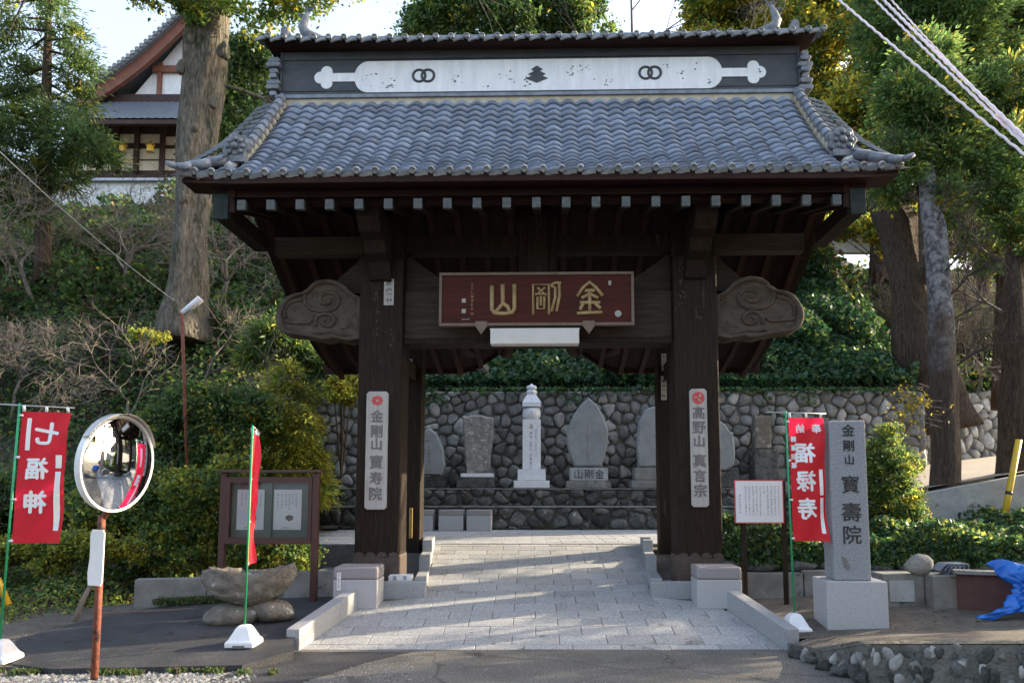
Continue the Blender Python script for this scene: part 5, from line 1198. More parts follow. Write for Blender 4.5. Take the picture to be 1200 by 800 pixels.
# ================================================================ TEMPLE HALL, far left
hl = thing('temple_hall', 'white-walled temple hall with red-brown gable boards and tiled roof uphill', 'temple hall', (0, 0, 0)); YH = 42.0
def H(px, py, dy=0): p = P(px, py, YH); return (p.x, p.z)
ap = H(232, 22); le = H(128, 112); re_ = H(330, 112)
MB().prism([H(150, 118), H(316, 118), ap], YH+.1, YH+12).build('gable_wall', M['plaster'], hl)
for (a, b, nm) in ((ap, H(100, 124), 'gable_board'), (ap, H(360, 124), 'gable_board')):
    n = 10; v = []; f = []
    for i in range(n+1):
        t = i/n; x = a[0]+(b[0]-a[0])*t; z = a[1]+(b[1]-a[1])*t-.55*math.sin(PI*t)
        for (yy, zz_) in ((YH-.9, z-.8), (YH-.9, z), (YH-.6, z), (YH-.6, z-.8)): v.append((x, yy, zz_))
    for i in range(n):
        for k in range(4): f.append((i*4+k, i*4+(k+1) % 4, (i+1)*4+(k+1) % 4, (i+1)*4+k))
    mb = MB(); mb.add(v, f); mb.build(nm, M['hallwood'], hl)
    mb = MB(); v = []; f = []
    for i in range(n+1):
        t = i/n; x = a[0]+(b[0]-a[0])*t; z = a[1]+(b[1]-a[1])*t-.55*math.sin(PI*t)
        for (yy, zz_) in ((YH-1.2, z+.01), (YH-1.2, z+.38), (YH+12, z+.38), (YH+12, z+.01)): v.append((x, yy, zz_))
    for i in range(n):
        for k in range(4): f.append((i*4+k, i*4+(k+1) % 4, (i+1)*4+(k+1) % 4, (i+1)*4+k))
    mb.add(v, f); rf = mb.build('roof', M['ridgetile'], hl)
    mb = MB()
    for i in range(26):
        t = (i+.5)/26; x = a[0]+(b[0]-a[0])*t; z = a[1]+(b[1]-a[1])*t-.55*math.sin(PI*t); mb.tube([(x, YH-1.32, z+.26), (x, YH-1.15, z+.26)], .13, 8)
    kind(mb.build('verge_tile_ends', M['tileend'], rf), 'stuff')
mb = MB(); a, b = H(130, 122), H(330, 115); mb.box(a[0], b[0], YH-.25, YH+.1, a[1]-.3, b[1]+.1); mb.build('tie_beam', M['halldark'], hl)
for px in (186, 228, 280): x, z = H(px, 118); MB().box(x-.12, x+.12, YH-.1, YH+.1, z, z+(2.4 if px == 186 else 4.6 if px == 228 else 2.4)).build('gable_strut', M['hallwood'], hl)
x, z = H(205, 82); MB().box(x-1.3, x+3.4, YH-.15, YH+.05, z-.2, z+.2).build('collar_beam', M['hallwood'], hl)
# lower roof
a, b = H(60, 125), H(345, 125); zt = a[1]; lo = P(60, 139, YH-2.8).z
mb = MB(); v = []; f = []; xs = fr(a[0], b[0], .13)
for (yy, zz_) in ((YH-.3, zt+.1), (YH-1.6, (zt+lo)/2-.08), (YH-2.8, lo)):
    for x in xs: v.append((x, yy, zz_+.05*abs(math.sin(x*PI/.42))))
nx = len(xs)
for j in range(2):
    for i in range(nx-1): f.append((j*nx+i, (j+1)*nx+i, (j+1)*nx+i+1, j*nx+i+1))
mb.add(v, f, 0, True); mb.build('lower_roof', M['ridgetile'], hl)
mb = MB(); mb.box(a[0], b[0], YH-2.75, YH-2.5, lo-.28, lo-.03); mb.build('eave_board', M['halldark'], hl)
c = H(60, 225); mb = MB(); mb.box(a[0]+1, b[0]-1, YH-.2, YH+12, c[1]-2, zt); mb.build('hall_body', M['halldark'], hl)
for (px0, px1, py0, py1) in ((140, 162, 160, 170), (165, 190, 160, 170), (144, 208, 177, 189), (146, 208, 191, 202), (196, 210, 163, 172), (100, 135, 160, 202), (285, 320, 160, 202)):
    p0 = H(px0, py1); p1 = H(px1, py0); MB().box(p0[0], p1[0], YH-.28, YH-.201, p0[1], p1[1]).build('wall_panel', M['hallcream'], hl)
for px in (139, 193, 163):
    p0 = H(px, 205); MB().box(p0[0]-.13, p0[0]+.13, YH-.5, YH-.29, p0[1], zt-.1).build('pillar', M['halldark'], hl)
for px, lab in ((157.5, 'left hanging brass lantern under the hall eave'), (189, 'right hanging brass lantern under the hall eave')):
    p0 = H(px, 190); p1 = H(px, 179); L0 = thing('hanging_lantern', lab, 'lantern', (p0[0], YH-1.3, p0[1]), 0, 'hanging lanterns of the hall')
    h_ = p1[1]-p0[1]; MB().box(-.13, .13, -.13, .13, .05, h_*.7).build('lantern_box', M['yellow'], L0); MB().lathe([(.3, h_*.7), (.12, h_*.95), (.03, h_*1.2)], 6, smooth=False).build('lantern_roof', M['brass'], L0); MB().box(-.2, .2, -.2, .2, 0, .05).build('lantern_base', M['brass'], L0)
# garden walls on the hilltop
for lab, x0, x1, yy, p0, p1 in (('white plastered garden wall with tiled cap below the temple hall', -30, -10.5, 31.5, 236, 214), ('white plastered wall on the hilltop right of the gate roof', 8.5, 17.5, 31.5, 270, 247)):
    zb, zt = px_z(p0, yy), px_z(p1, yy)
    o = thing('garden_wall', lab, 'wall', (0, 0, 0)); MB().box(x0, x1, yy, yy+.35, zb-1, zt).build('wall_face', M['plaster'], o)
    MB().prism([(yy-.25, zt), (yy+.6, zt), (yy+.17, zt+.3)], x0, x1, T=Matrix(((0, 1, 0, 0), (1, 0, 0, 0), (0, 0, 1, 0), (0, 0, 0, 1)))).build('wall_cap', M['ridgetile'], o)
# ================================================================ VEGETATION
def mesh_obj(me, name, parent=None): return link(me, name, parent)
def B(px, py, Y, rx, ry=None, rz=None):
    """blob centred on a photo pixel at depth Y, radii in metres"""
    p = P(px, py, Y); ry = ry or rx; rz = rz or rx; return (p.x, p.y, p.z, rx, ry, rz)
def tree(name, label, cat='tree', group=None): return thing(name, label, cat, (0, 0, 0), 0, group)
def limbs_from(rd, pts, rad, n, L, r, depth, spread=.7, up=.1, lo=.3, **k):
    """branches growing off a trunk polyline"""
    segs = []; V_ = [Vector(p) for p in pts]
    for i in range(n):
        t = lo+(1-lo)*i/max(1, n-1); q = t*(len(V_)-1); j = min(int(q), len(V_)-2); p = V_[j].lerp(V_[j+1], q-j)
        a = rd.uniform(0, 2*PI); branch(rd, p, (math.cos(a), math.sin(a), rd.uniform(.1, .7)), L*rd.uniform(.7, 1.2)*(1.15-.4*t), r*(1.1-.5*t), depth, segs, spread, up, **k)
    return segs

# --- the big trunk beside the hall
t = tree('zelkova_tree', 'huge grey-barked tree trunk rising beside the temple hall')
pts = [P(212, 400, 19), P(216, 350, 19), P(222, 280, 19), P(228, 200, 19), P(238, 110, 19), P(245, 40, 19), P(250, -30, 19), P(252, -90, 19)]
trunk_obj('trunk', pts, [.75, .50, .42, .46, .51, .52, .51, .42], M['bark'], t, 24, .13, 3)
for (px, py, r_) in ((222, 45, .16), (212, 78, .13), (262, 60, .18), (228, 150, .12), (250, 120, .12), (215, 232, .15)): mb = MB(); q_ = P(px, py, 18.55); mb.blob(tuple(q_), (r_, r_*.6, r_*1.5), 0, px, 2, .2); mb.build('knot', M['bark'], t)
rd = random.Random(41); segs = []
branch(rd, P(245, 20, 19), (-.9, -.3, .3), 4, .16, 2, segs, .7, 0, gravity=.05); branch(rd, P(252, 5, 19), (.9, -.4, .25), 4.5, .16, 2, segs, .7, 0, gravity=.05)
branch(rd, P(240, -40, 19), (-.6, -.6, .6), 5, .22, 2, segs, .7, .1); branch(rd, P(254, -60, 19), (.6, -.2, .8), 5, .25, 2, segs, .7, .1)
branch(rd, P(262, 100, 19), (.8, .2, -.1), 1.6, .06, 2, segs, .8, 0)
mesh_obj(limb_mesh('branches', segs, M['bark']), 'branches', t)
bl = [B(180, -12, 18, .9, 1, .35), B(240, -14, 18.2, 1.0, 1, .55), B(300, -4, 18, 1.3, 1, .48), B(350, -14, 17.5, 1.0, 1, .50), B(395, -26, 17.5, .9, .8, .3), B(330, 8, 18, .5, .5, .3), B(222, 18, 18.3, .35, .3, .3), B(310, 45, 18.4, .35, .4, .22)]
mesh_obj(crown_mesh('crown', bl, 420, 22, .13, [M['leaf_mid'], M['leaf_autumn']], [6, 1], .28), 'crown', t)
t = tree('evergreen_bush', 'dark green tree clump squeezed between the big trunk and the gate roof')
mesh_obj(crown_mesh('crown', [B(278, 85, 21, .9, .8, 1.1), B(270, 140, 21, .9, .8, 1.2), B(300, 70, 21, .6, .6, .8), B(250, 175, 20.3, .8, .5, .9)], 500, 30, .13, [M['leaf_dark'], M['leaf_mid']], [3, 1], .3), 'crown', t)
mesh_obj(limb_mesh('stem', [(tuple(P(270, 300, 21)), tuple(P(275, 60, 21)), .12, .04)], M['barkbr']), 'trunk', t)

# --- left conifer
t = tree('conifer_tree', 'feathery dark conifer at the upper left in front of the temple hall')
pts = [P(50, 330, 21), P(52, 220, 21), P(54, 120, 21), P(56, 40, 21), P(57, -60, 21)]
trunk_obj('trunk', pts, [.24, .2, .15, .10, .03], M['barkbr'], t, 8, .05, 2)
bl = []; segs = []; rd = random.Random(12)
for (px, py, r) in ((20, 215, 1.0), (65, 205, .9), (40, 180, 1.2), (85, 170, .9), (10, 150, .9), (112, 165, .55), (60, 140, .9), (90, 118, .7), (15, 95, .9), (90, 90, .65), (105, 72, .5), (30, 60, .75), (80, 45, .6), (70, 15, .55), (25, 20, .7), (45, -10, .7), (0, 30, .6), (-20, 120, 1.2), (-20, 200, 1.2), (125, 190, .45), (35, 245, .8), (5, 5, .4), (88, 60, .4)):
    b_ = B(px, py, 21+rd.uniform(-.8, .8), r*.95, r, r*.6); bl.append(b_); z = b_[2]+.3; c = P(54, py, 21); segs.append(((c.x, 21, z), (b_[0], b_[1], b_[2]), .05, .015))
mesh_obj(limb_mesh('branches', segs, M['barkbr']), 'branches', t)
mesh_obj(crown_mesh('crown', bl, 950, 34, .19, [M['leaf_conifer'], M['leaf_mid'], M['leaf_yellow']], [8, 2, .5], .36, aspect=.22, spray=True, droop=.1), 'crown', t)

# --- trees behind the gate roof
def simple_tree(label, blobs, trunk, r0, clumps, per, ls, mats, mix, cr, seed, cat='tree', name='broadleaf_tree', bark='barkbr', nl=7, L=3.5, **k):
    t = tree(name, label, cat); rd = random.Random(seed)
    trunk_obj('trunk', trunk, [r0*(1-.75*i/(len(trunk)-1)) for i in range(len(trunk))], M[bark], t, 9, .05, seed)
    segs = []
    for b_ in blobs:
        q = Vector(b_[:3]); i = min(range(len(trunk)), key=lambda j: abs(trunk[j][2]-(q.z-.8*abs(q.x-trunk[j][0])))); a = Vector(trunk[i]); m = a.lerp(q, .5)+Vector((0, 0, -.2)); segs += [(tuple(a), tuple(m), r0*.3, r0*.18), (tuple(m), tuple(q), r0*.18, r0*.06)]
        for _ in range(3): e = q+Vector((rd.gauss(0, .6)*b_[3], rd.gauss(0, .6)*b_[4], rd.gauss(0, .6)*b_[5])); segs.append((tuple(m.lerp(q, .6)), tuple(e), r0*.1, r0*.03))
    mesh_obj(limb_mesh('branches', segs, M[bark]), 'branches', t)
    mesh_obj(crown_mesh('crown', blobs, clumps, per, ls, mats, mix, cr, **k), 'crown', t); return t
rd = random.Random(77)
bl = [B(x, y, 38+rd.uniform(-1.5, 1.5), r, r, r*.75) for x, y, r in ((500, 28, 1.2), (530, 8, 1.7), (565, 22, 1.5), (600, -5, 2.0), (600, 30, 1.4), (640, 15, 1.6), (670, 25, 1.3), (690, 5, 1.0), (550, -25, 2), (640, -30, 2), (478, 40, .5), (712, 36, .45))]
simple_tree('round green treetop showing above the middle of the gate ridge', bl, [tuple(P(600, y, 38)) for y in (260, 120, 40, -20)], .4, 1500, 34, .24, [M['leaf_dark'], M['leaf_mid'], M['leaf_autumn']], [5, 4, .5], .5, 5)
t = tree('bare_tree', 'leafless thin-branched tree against the sky right of the ridge centre'); rd = random.Random(6); segs = []
b0 = P(741, 60, 36); segs.append((tuple(P(738, 260, 36)), tuple(b0), .16, .10)); branch(rd, b0, (-.05, 0, 1), 3.2, .085, 3, segs, .75, .12, kids=(1, 3), wob=.15, rmin=.012); branch(rd, P(738, 62, 36), (-.9, 0, .55), 3.0, .05, 2, segs, .6, .1, rmin=.012); branch(rd, P(742, 66, 36), (.8, 0, .6), 3.2, .05, 2, segs, .6, .1, rmin=.012)
mesh_obj(limb_mesh('branches', segs, M['twigdk']), 'branches', t)

# --- right side woodland
rd = random.Random(78)
def rb(lst, Y, dy=1.2, q=.75): return [B(x, y, Y+rd.uniform(-dy, dy), r, r, r*q) for x, y, r in lst]
DY = [M['leaf_dark'], M['leaf_mid'], M['leaf_yellow'], M['leaf_autumn']]
simple_tree('tall yellow-green tree just right of the gate ridge', rb(((840, 30, 1.6), (850, -20, 2), (880, 5, 1.8), (870, 55, 1.3), (915, 40, 1.7), (935, -10, 2), (950, 60, 1.6), (965, 110, 1.3), (985, 20, 2), (822, 5, .8), (828, 40, .5), (960, 150, 1.1), (940, 90, 1.2)), 33), [tuple(P(960, y, 33)) for y in (300, 180, 80, -20)], .45, 2000, 34, .22, DY, [1.5, 5, 8, 3], .5, 8)
simple_tree('yellow leafed tree behind the right end of the gate roof', rb(((985, 150, 1.2), (1000, 190, 1.3), (970, 200, .9), (1010, 120, 1.3), (1020, 240, 1.3), (990, 240, .8), (1040, 190, 1.5), (1030, 80, 1.4)), 29), [tuple(P(1030, y, 29)) for y in (330, 240, 150, 60)], .4, 1100, 34, .20, DY, [1.5, 4, 8, 4], .45, 9)
simple_tree('light foliage hanging in front of the hilltop wall right of the gate', rb(((965, 262, .45), (990, 272, .5), (1015, 262, .55), (1035, 275, .5), (955, 290, .35), (1060, 255, .6), (1048, 290, .4)), 26, .5, .4), [tuple(P(1075, y, 26)) for y in (400, 330, 280, 230)], .12, 300, 26, .15, DY, [1, 3, 5, 3], .35, 10)
CD = [M['leaf_cedar'], M['leaf_mid'], M['leaf_yellow']]
simple_tree('massive cedar with bunched green foliage above the silver trunk', rb(((1055, 40, 1.1), (1075, 10, 1.4), (1060, 90, 1.1), (1100, 60, 1.3), (1055, 140, .8), (1085, 135, 1.1), (1120, 110, 1.1), (1070, 180, .9), (1110, 170, .9), (1095, 215, .75), (1050, 215, .7), (1075, -40, 1.6), (1050, -30, 1.2), (1125, 20, 1.2), (1130, 250, .6)), 19, .9, .8), [tuple(P(x, y, 19.4)) for x, y in ((1092, 330), (1085, 200), (1078, 80), (1075, -60))], .3, 2600, 34, .15, CD, [8, 3, .8], .30, 11, name='cedar_tree', aspect=.4, spray=True)
simple_tree('dark cedar filling the upper right corner behind the cables', rb(((1160, 20, 1.6), (1190, 60, 1.4), (1150, 90, 1.4), (1185, 130, 1.3), (1150, 160, 1.2), (1190, 200, 1.2), (1225, 40, 1.8), (1230, 150, 1.6), (1145, 215, 1.0), (1185, 255, 1.0), (1160, 290, .9), (1195, 300, .9), (1230, 240, 1.5), (1130, -30, 1.7), (1190, -30, 1.8), (1150, 250, .8), (1235, 320, 1.2)), 21, 1.2, .8), [tuple(P(x, y, 21.5)) for x, y in ((1180, 480), (1182, 330), (1185, 160), (1187, 0), (1188, -60))], .42, 2600, 34, .17, CD, [8, 3, 1.4], .34, 12, name='cedar_tree', aspect=.4, spray=True)
simple_tree('sunlit yellow-green tree deep behind the two cedars', rb(((1110, 200, 1.6), (1150, 250, 1.6), (1190, 180, 1.8), (1135, 150, 1.6), (1120, 270, 1.2), (1060, 250, 1.2), (1180, 290, 1.5), (1215, 230, 1.8), (1090, 290, 1.0), (1100, 100, 2.0), (1160, 60, 2.2), (1040, 20, 2.0), (1130, -10, 2.2), (1210, 100, 2.0), (1210, 0, 2.2)), 31, 1.2), [tuple(P(1150, y, 31)) for y in (380, 260, 150, 30)], .4, 1600, 34, .24, DY, [1, 3, 8, 4], .5, 13)
simple_tree('sparse tree beyond the right frame edge shading the road', [(x_+rd.gauss(0, .5), y_+rd.gauss(0, .5), z_, 1.0, 1.0, .6) for x_, y_, z_ in ((12.5, 12.2, 4.6), (13.5, 13.2, 5.2), (15, 13, 5.6), (14, 11.6, 5.0), (16, 14, 6.3), (17, 12.6, 6.2), (15.5, 11.2, 5.6), (13, 11, 4.2), (18, 14.2, 6.8), (12, 10.4, 4.4), (14, 9.6, 5.0))], [(15, 12.5, z) for z in (0, 2, 4, 6.5)], .2, 150, 20, .16, DY, [4, 4, 2, 1], .4, 14)

def big_trunk(label, pts, rad, m_, seed, name='tree_trunk', flute=.1, kids=0, L=2.0):
    t = tree(name, label); trunk_obj('trunk', pts, rad, m_, t, 16, flute, seed)
    if kids:
        rd = random.Random(seed); segs = limbs_from(rd, pts, rad, kids, L, .05, 3, lo=.45, wob=.3); mesh_obj(limb_mesh('branches', segs, M['twigdk']), 'branches', t)
    return t
big_trunk('thick brown leaning trunk on the slope above the far wall', [P(1105, 505, 22), P(1088, 440, 22), P(1075, 380, 22), P(1066, 320, 22), P(1052, 265, 22), P(1035, 225, 22)], [1.05, .75, .62, .52, .55, .45], M['barkbr'], 1, flute=.16)
t = big_trunk('tall tree at the concrete wall, trunk brown below and silver-grey flaking above', [P(1110, 592, 14.35), P(1109, 570, 14.35), P(1108, 500, 14.35), P(1106, 440, 14.35), P(1103, 400, 14.4), P(1100, 330, 14.5), P(1094, 270, 14.6), P(1086, 215, 14.7), P(1080, 160, 14.8), P(1078, 110, 14.9)], [.34, .28, .255, .245, .235, .22, .21, .16, .12, .06], M['bark2'], 3)
segs = limbs_from(random.Random(3), [P(1108, 500, 14.35), P(1100, 330, 14.5), P(1086, 215, 14.7)], 0, 12, .9, .03, 3, lo=.1, wob=.3); mesh_obj(limb_mesh('branches', segs, M['twigdk']), 'branches', t)
mesh_obj(crown_mesh('crown', [B(1080, 130, 14.5, .7, .6, .55), B(1058, 175, 14.5, .45, .4, .35), B(1105, 178, 14.5, .45, .4, .35), B(1100, 110, 14.6, .7, .6, .6), B(1060, 115, 14.6, .6, .5, .5), B(1085, 70, 14.8, .7, .6, .6), B(1120, 150, 14.6, .5, .4, .4), B(1068, 205, 14.4, .25, .25, .2), B(1112, 225, 14.4, .3, .3, .25)], 900, 30, .11, CD, [8, 3, 1.4], .22, aspect=.4, spray=True), 'crown', t)
segs = limbs_from(random.Random(3), [P(1108, 500, 14.35), P(1100, 330, 14.5), P(1086, 215, 14.7)], 0, 12, .9, .03, 3, lo=.1, wob=.3); mesh_obj(limb_mesh('branches', segs, M['twigdk']), 'branches', t)
t2 = big_trunk('dark red-brown trunk at the right frame edge behind the yellow guard', [P(1190, 592, 14.6), P(1189, 555, 14.6), P(1190, 480, 14.6), P(1192, 400, 14.6), P(1190, 300, 14.8), P(1186, 190, 15), P(1184, 80, 15.2)], [.36, .30, .27, .24, .2, .17, .1], M['barkbr'], 4, kids=12, L=1.0)
mesh_obj(crown_mesh('crown', [B(1190, 255, 14.6, .5, .45, .4), B(1165, 225, 14.6, .5, .4, .4), B(1205, 205, 14.6, .7, .6, .5), B(1180, 165, 14.8, .6, .5, .5), B(1150, 190, 14.7, .4, .4, .35), B(1190, 100, 15, .8, .6, .6), B(1215, 280, 14.6, .5, .45, .4), B(1150, 110, 15, .6, .5, .5)], 800, 30, .11, CD, [8, 3, 1.4], .22, aspect=.4, spray=True), 'crown', t2)
t = tree('root_mass', 'gnarled pale tree roots on the slope above the wall behind the left post', 'tree roots')
for q in ((520, 455, 545, 415), (540, 455, 552, 410), (530, 430, 515, 455), (550, 420, 580, 452)):
    a, b = P(q[0], q[1], 20.95), P(q[2], q[3], 21.5); mb = MB(); mb.tube([tuple(a), tuple(a.lerp(b, .5)+Vector((.06, -.1, .05))), tuple(b)], [.10, .17, .22], 8); mb.build('root', M['bark'], t)

# --- leafless shrubs and small trees
def ground_hit(px, py):
    Y = 11.5
    while Y < 40:
        p = P(px, py, Y)
        if p.z <= hill(p.x, Y): return p
        Y += .1
    return P(px, py, 20)
def bare(label, base, d, L, r, depth, seed, m_='twig', n=1, name='bare_tree', group=None, **k):
    t = tree(name, label, 'tree' if 'tree' in name else 'shrub', group); rd = random.Random(seed); segs = []
    for i in range(n):
        dd = Vector(d)+Vector((rd.gauss(0, .35), rd.gauss(0, .25), 0)) if n > 1 else Vector(d)
        branch(rd, Vector(base)+Vector((rd.gauss(0, .15), rd.gauss(0, .12), 0))*(n > 1), dd, L*rd.uniform(.8, 1.2), r, depth, segs, **k)
    mesh_obj(limb_mesh('branches', segs, M[m_], seg=4), 'branches', t); return t, len(segs)
k1 = dict(spread=1.0, up=.02, kids=(2, 3), wob=.34, shrink=.76, rmin=.006)
tot = 0
L_shrubs = [
 ('pale leafless tree spreading across the upper left slope', (40, 330, 16), (-.1, -.1, .8), 1.7, .09, 5, 'twig'),
 ('sunlit bare tree at the left edge above the red banner', (12, 470, 13.5), (.1, -.1, .9), 1.35, .06, 5, 'twig'),
 ('brown bare tree in the middle of the left slope', (125, 400, 16), (.25, -.2, .6), 1.7, .07, 4, 'twigdk'),
 ('pale branching tree left of the gate roof corner', (262, 350, 17.5), (.1, -.2, .9), 1.9, .08, 5, 'twig'),
 ('bare tree right of the leaning lamp pole', (274, 540, 13.5), (.05, -.1, 1), 1.8, .09, 4, 'twigdk'),
 ('bare twiggy tree behind the traffic mirror', (150, 500, 15), (.0, -.2, .9), 1.5, .06, 4, 'twig'),
 ('bare tree high on the slope under the garden wall', (150, 330, 20), (-.3, -.1, .8), 2.2, .09, 5, 'twig'),
 ('grey bare tree between the leaning lamp and the gate nose', (235, 450, 16), (.3, -.2, .8), 1.5, .06, 4, 'twigdk'),
]
for i, (lab, (px, py, Y), d, L, r, dep, m_) in enumerate(L_shrubs):
    g_ = ground_hit(px, py+25); sc_ = g_.y/16; t, n = bare(lab, g_, d, L*.62*sc_, r*.8*sc_, dep, 100+i, m_, **k1); tot += n
k2 = dict(spread=.5, up=.25, kids=(2, 3), wob=.22, shrink=.75, rmin=.006)
R_shrubs = [
 ('wispy brown leafless shrub left of the straight brown trunk', (1085, 470, 20.8), 1.5, 5, 'twigdk', 6),
 ('tall pale twiggy shrub between the two brown trunks', (1140, 480, 18.5), 1.6, 5, 'twig', 6),
 ('dense purple-brown twiggy shrub at the right edge', (1195, 470, 16.5), 1.7, 5, 'twigdk', 6),
 ('spindly bare shrub growing high above the far wall', (1165, 400, 22), 1.7, 5, 'twigdk', 5),
 ('thin leafless shrub in front of the thick leaning trunk', (1070, 440, 21), 1.3, 5, 'twigdk', 5),
]
for i, (lab, (px, py, Y), L, dep, m_, n_) in enumerate(R_shrubs):
    g_ = ground_hit(px, py); t, n = bare(lab, g_, (0, -.05, 1), L*.72*g_.y/19, .03, dep-1, 200+i, m_, n_, 'bare_shrub', **k2); tot += n
t = tree('bare_branch', 'tangled bare branch hanging at the top above the right fish ornament'); rd = random.Random(9); segs = []
branch(rd, P(985, -40, 22), (-.9, 0, -.2), 1.5, .05, 4, segs, .9, -.1, kids=(2, 3), gravity=.1); mesh_obj(limb_mesh('branches', segs, M['twig'], 4), 'branches', t)
print('segs', tot)
t = tree('dead_vine_tangle', 'brown tangle of dead stems on the bank behind the mirror', 'undergrowth'); rd = random.Random(51); segs = []
for i in range(260):
    x = rd.uniform(-12, -7.5); y = rd.uniform(12.5, 15.5); p = (x, y, hill(x, y)); branch(rd, p, (rd.gauss(0, .6), rd.gauss(0, .4), 1), rd.uniform(.5, 1.3), .012, 1, segs, .8, 0, kids=(2, 3), wob=.5, rmin=.006)
vm = mesh_obj(limb_mesh('stems', segs, M['twigdk'], 3), 'stems', t); kind(vm, 'stuff')

# --- bushes
def bush(label, blobs, clumps, per, ls, mats, mix, cr, name='leafy_bush', stems=None, **k):
    t = tree(name, label, 'bush'); segs = []; rd = random.Random(len(label))
    b0 = Vector(blobs[0][:3]); base = Vector(stems) if stems else Vector((b0.x, b0.y, b0.z-blobs[0][5]))
    for b_ in blobs:
        for _ in range(3): segs.append((tuple(base), (b_[0]+rd.gauss(0, .3)*b_[3], b_[1]+rd.gauss(0, .3)*b_[4], b_[2]+rd.gauss(0, .3)*b_[5]), .02, .006))
    mesh_obj(limb_mesh('stems', segs, M['barkbr'], 4), 'stems', t); mesh_obj(crown_mesh('foliage', blobs, clumps, per, ls, mats, mix, cr, **k), 'foliage', t); return t
def bb(lst, Y, q=.8, dy=.35): return [B(x, y, Y+rd.uniform(-dy, dy), r, r*.8, r*q) for x, y, r in lst]
LM = [M['leaf_dark'], M['leaf_mid'], M['leaf_yellow'], M['leaf_lime']]
bush('tall light green bush behind the notice board', bb(((250, 600, .55), (225, 575, .5), (270, 560, .45), (240, 640, .5), (290, 640, .5), (340, 650, .45), (200, 620, .45), (205, 655, .4)), 12.1), 900, 20, .075, LM, [3, 5, 3, 1], .16)
bush('leafy green bush behind the traffic mirror', bb(((150, 600, .5), (120, 620, .45), (175, 570, .5), (190, 640, .45), (150, 650, .4), (110, 590, .4)), 12.3), 700, 20, .075, LM, [4, 4, 2, 1], .16)
bush('dark green shrubs under the slope at the far left', bb(((20, 580, .6), (60, 590, .6), (95, 580, .5), (-20, 590, .6), (50, 560, .5), (10, 610, .5)), 13.2), 800, 20, .085, LM, [6, 3, 0.6, .2], .18)
bush('sunlit yellow-green low shrubs along the left bank', bb(((10, 645, .35), (45, 640, .35), (80, 637, .33), (115, 640, .33), (150, 645, .3), (-20, 650, .4), (60, 660, .25)), 11.3, .6, .2), 600, 20, .06, LM, [.5, 2, 5, 4], .12)
bush('feathery yellow-green conifer bush left of the gate post', bb(((335, 455, .45), (320, 490, .5), (350, 500, .48), (330, 530, .58), (360, 540, .5), (310, 560, .5), (345, 565, .55), (372, 575, .4), (335, 435, .3), (355, 465, .36)), 16.3, 1.0), 1000, 26, .15, [M['leaf_lime'], M['leaf_yellow'], M['leaf_mid']], [5, 3, 2], .20, 'conifer_bush', aspect=.2, spray=True, droop=.15)
bush('dark drooping conifer foliage below the left beam nose', bb(((320, 400, .5), (350, 415, .4), (300, 415, .4), (330, 385, .35), (375, 430, .3)), 17.2, .8), 400, 26, .16, [M['leaf_conifer'], M['leaf_mid'], M['leaf_lime']], [6, 2, 1], .28, 'conifer_bush', aspect=.25, spray=True, droop=.2)
bush('small yellow lit bush touching the left gate post at mid height', bb(((402, 440, .3), (408, 460, .3), (395, 455, .25)), 16.5, 1), 180, 24, .10, LM, [0, 1, 3, 3], .16, stems=P(400, 560, 16.5))
bush('dark bush on the slope behind the leaning lamp', bb(((235, 480, .7), (255, 520, .6), (200, 500, .6), (290, 480, .6), (180, 530, .5), (240, 540, .5)), 15, .8), 700, 22, .10, LM, [6, 3, .8, .3], .24)
bush('small shrub with bright leaf tips on the left slope', bb(((160, 390, .3), (182, 394, .3)), 17, .4), 30, 20, .10, LM, [0, 1, 3, 3], .16, stems=P(165, 420, 16))
bush('round yellow-green nandina bush right of the granite pillar', bb(((1040, 560, .38), (1028, 590, .36), (1055, 590, .36), (1035, 530, .28), (1058, 545, .28), (1042, 505, .16), (1030, 610, .36), (1060, 612, .34), (1020, 555, .22)), 12.4, 1.0, .15), 900, 22, .085, [M['leaf_lime'], M['leaf_yellow'], M['leaf_mid'], M['leaf_dark']], [1.6, 1.6, 5, 4], .13, aspect=.3, stems=P(1040, 640, 12.4))
for q, (px, py, lab) in enumerate(((60, 312, 'left'), (105, 262, 'upper'), (185, 275, 'right'))):
    bush('dark evergreen shrub high on the left slope, %s one of three' % lab, bb(((px, py, .9), (px+20, py+10, .8), (px-20, py+14, .8)), (24, 27, 26)[q], .6), 300, 24, .16, LM, [6, 3, .3, .2], .35)
bush('bamboo grass fringe below the left white garden wall', [B(x, 260+rd.uniform(-5, 5), 29.3, .8, .6, .5) for x in range(-20, 240, 22)], 600, 24, .28, [M['leaf_grass'], M['leaf_mid']], [2, 2], .4, 'bamboo_grass', aspect=.16)
t = tree('autumn_sprig', 'thin twig with few yellow leaves beside the straight brown trunk', 'tree'); rd = random.Random(3); segs = []; tips = []
for i in range(5): branch(rd, P(1104, 470+i*8, 14.1), (-.8, -.2, .1), .5, .012, 2, segs, .7, 0, tips=tips)
mesh_obj(limb_mesh('branches', segs, M['twig'], 4), 'branches', t)
C_ = np.array([tip for tip in tips]); C_ = np.repeat(C_, 2, axis=0)+rng.normal(size=(len(C_)*2, 3))*.03; mesh_obj(leaves_mesh('leaves', C_, .07, M['leaf_autumn']), 'leaves', t)

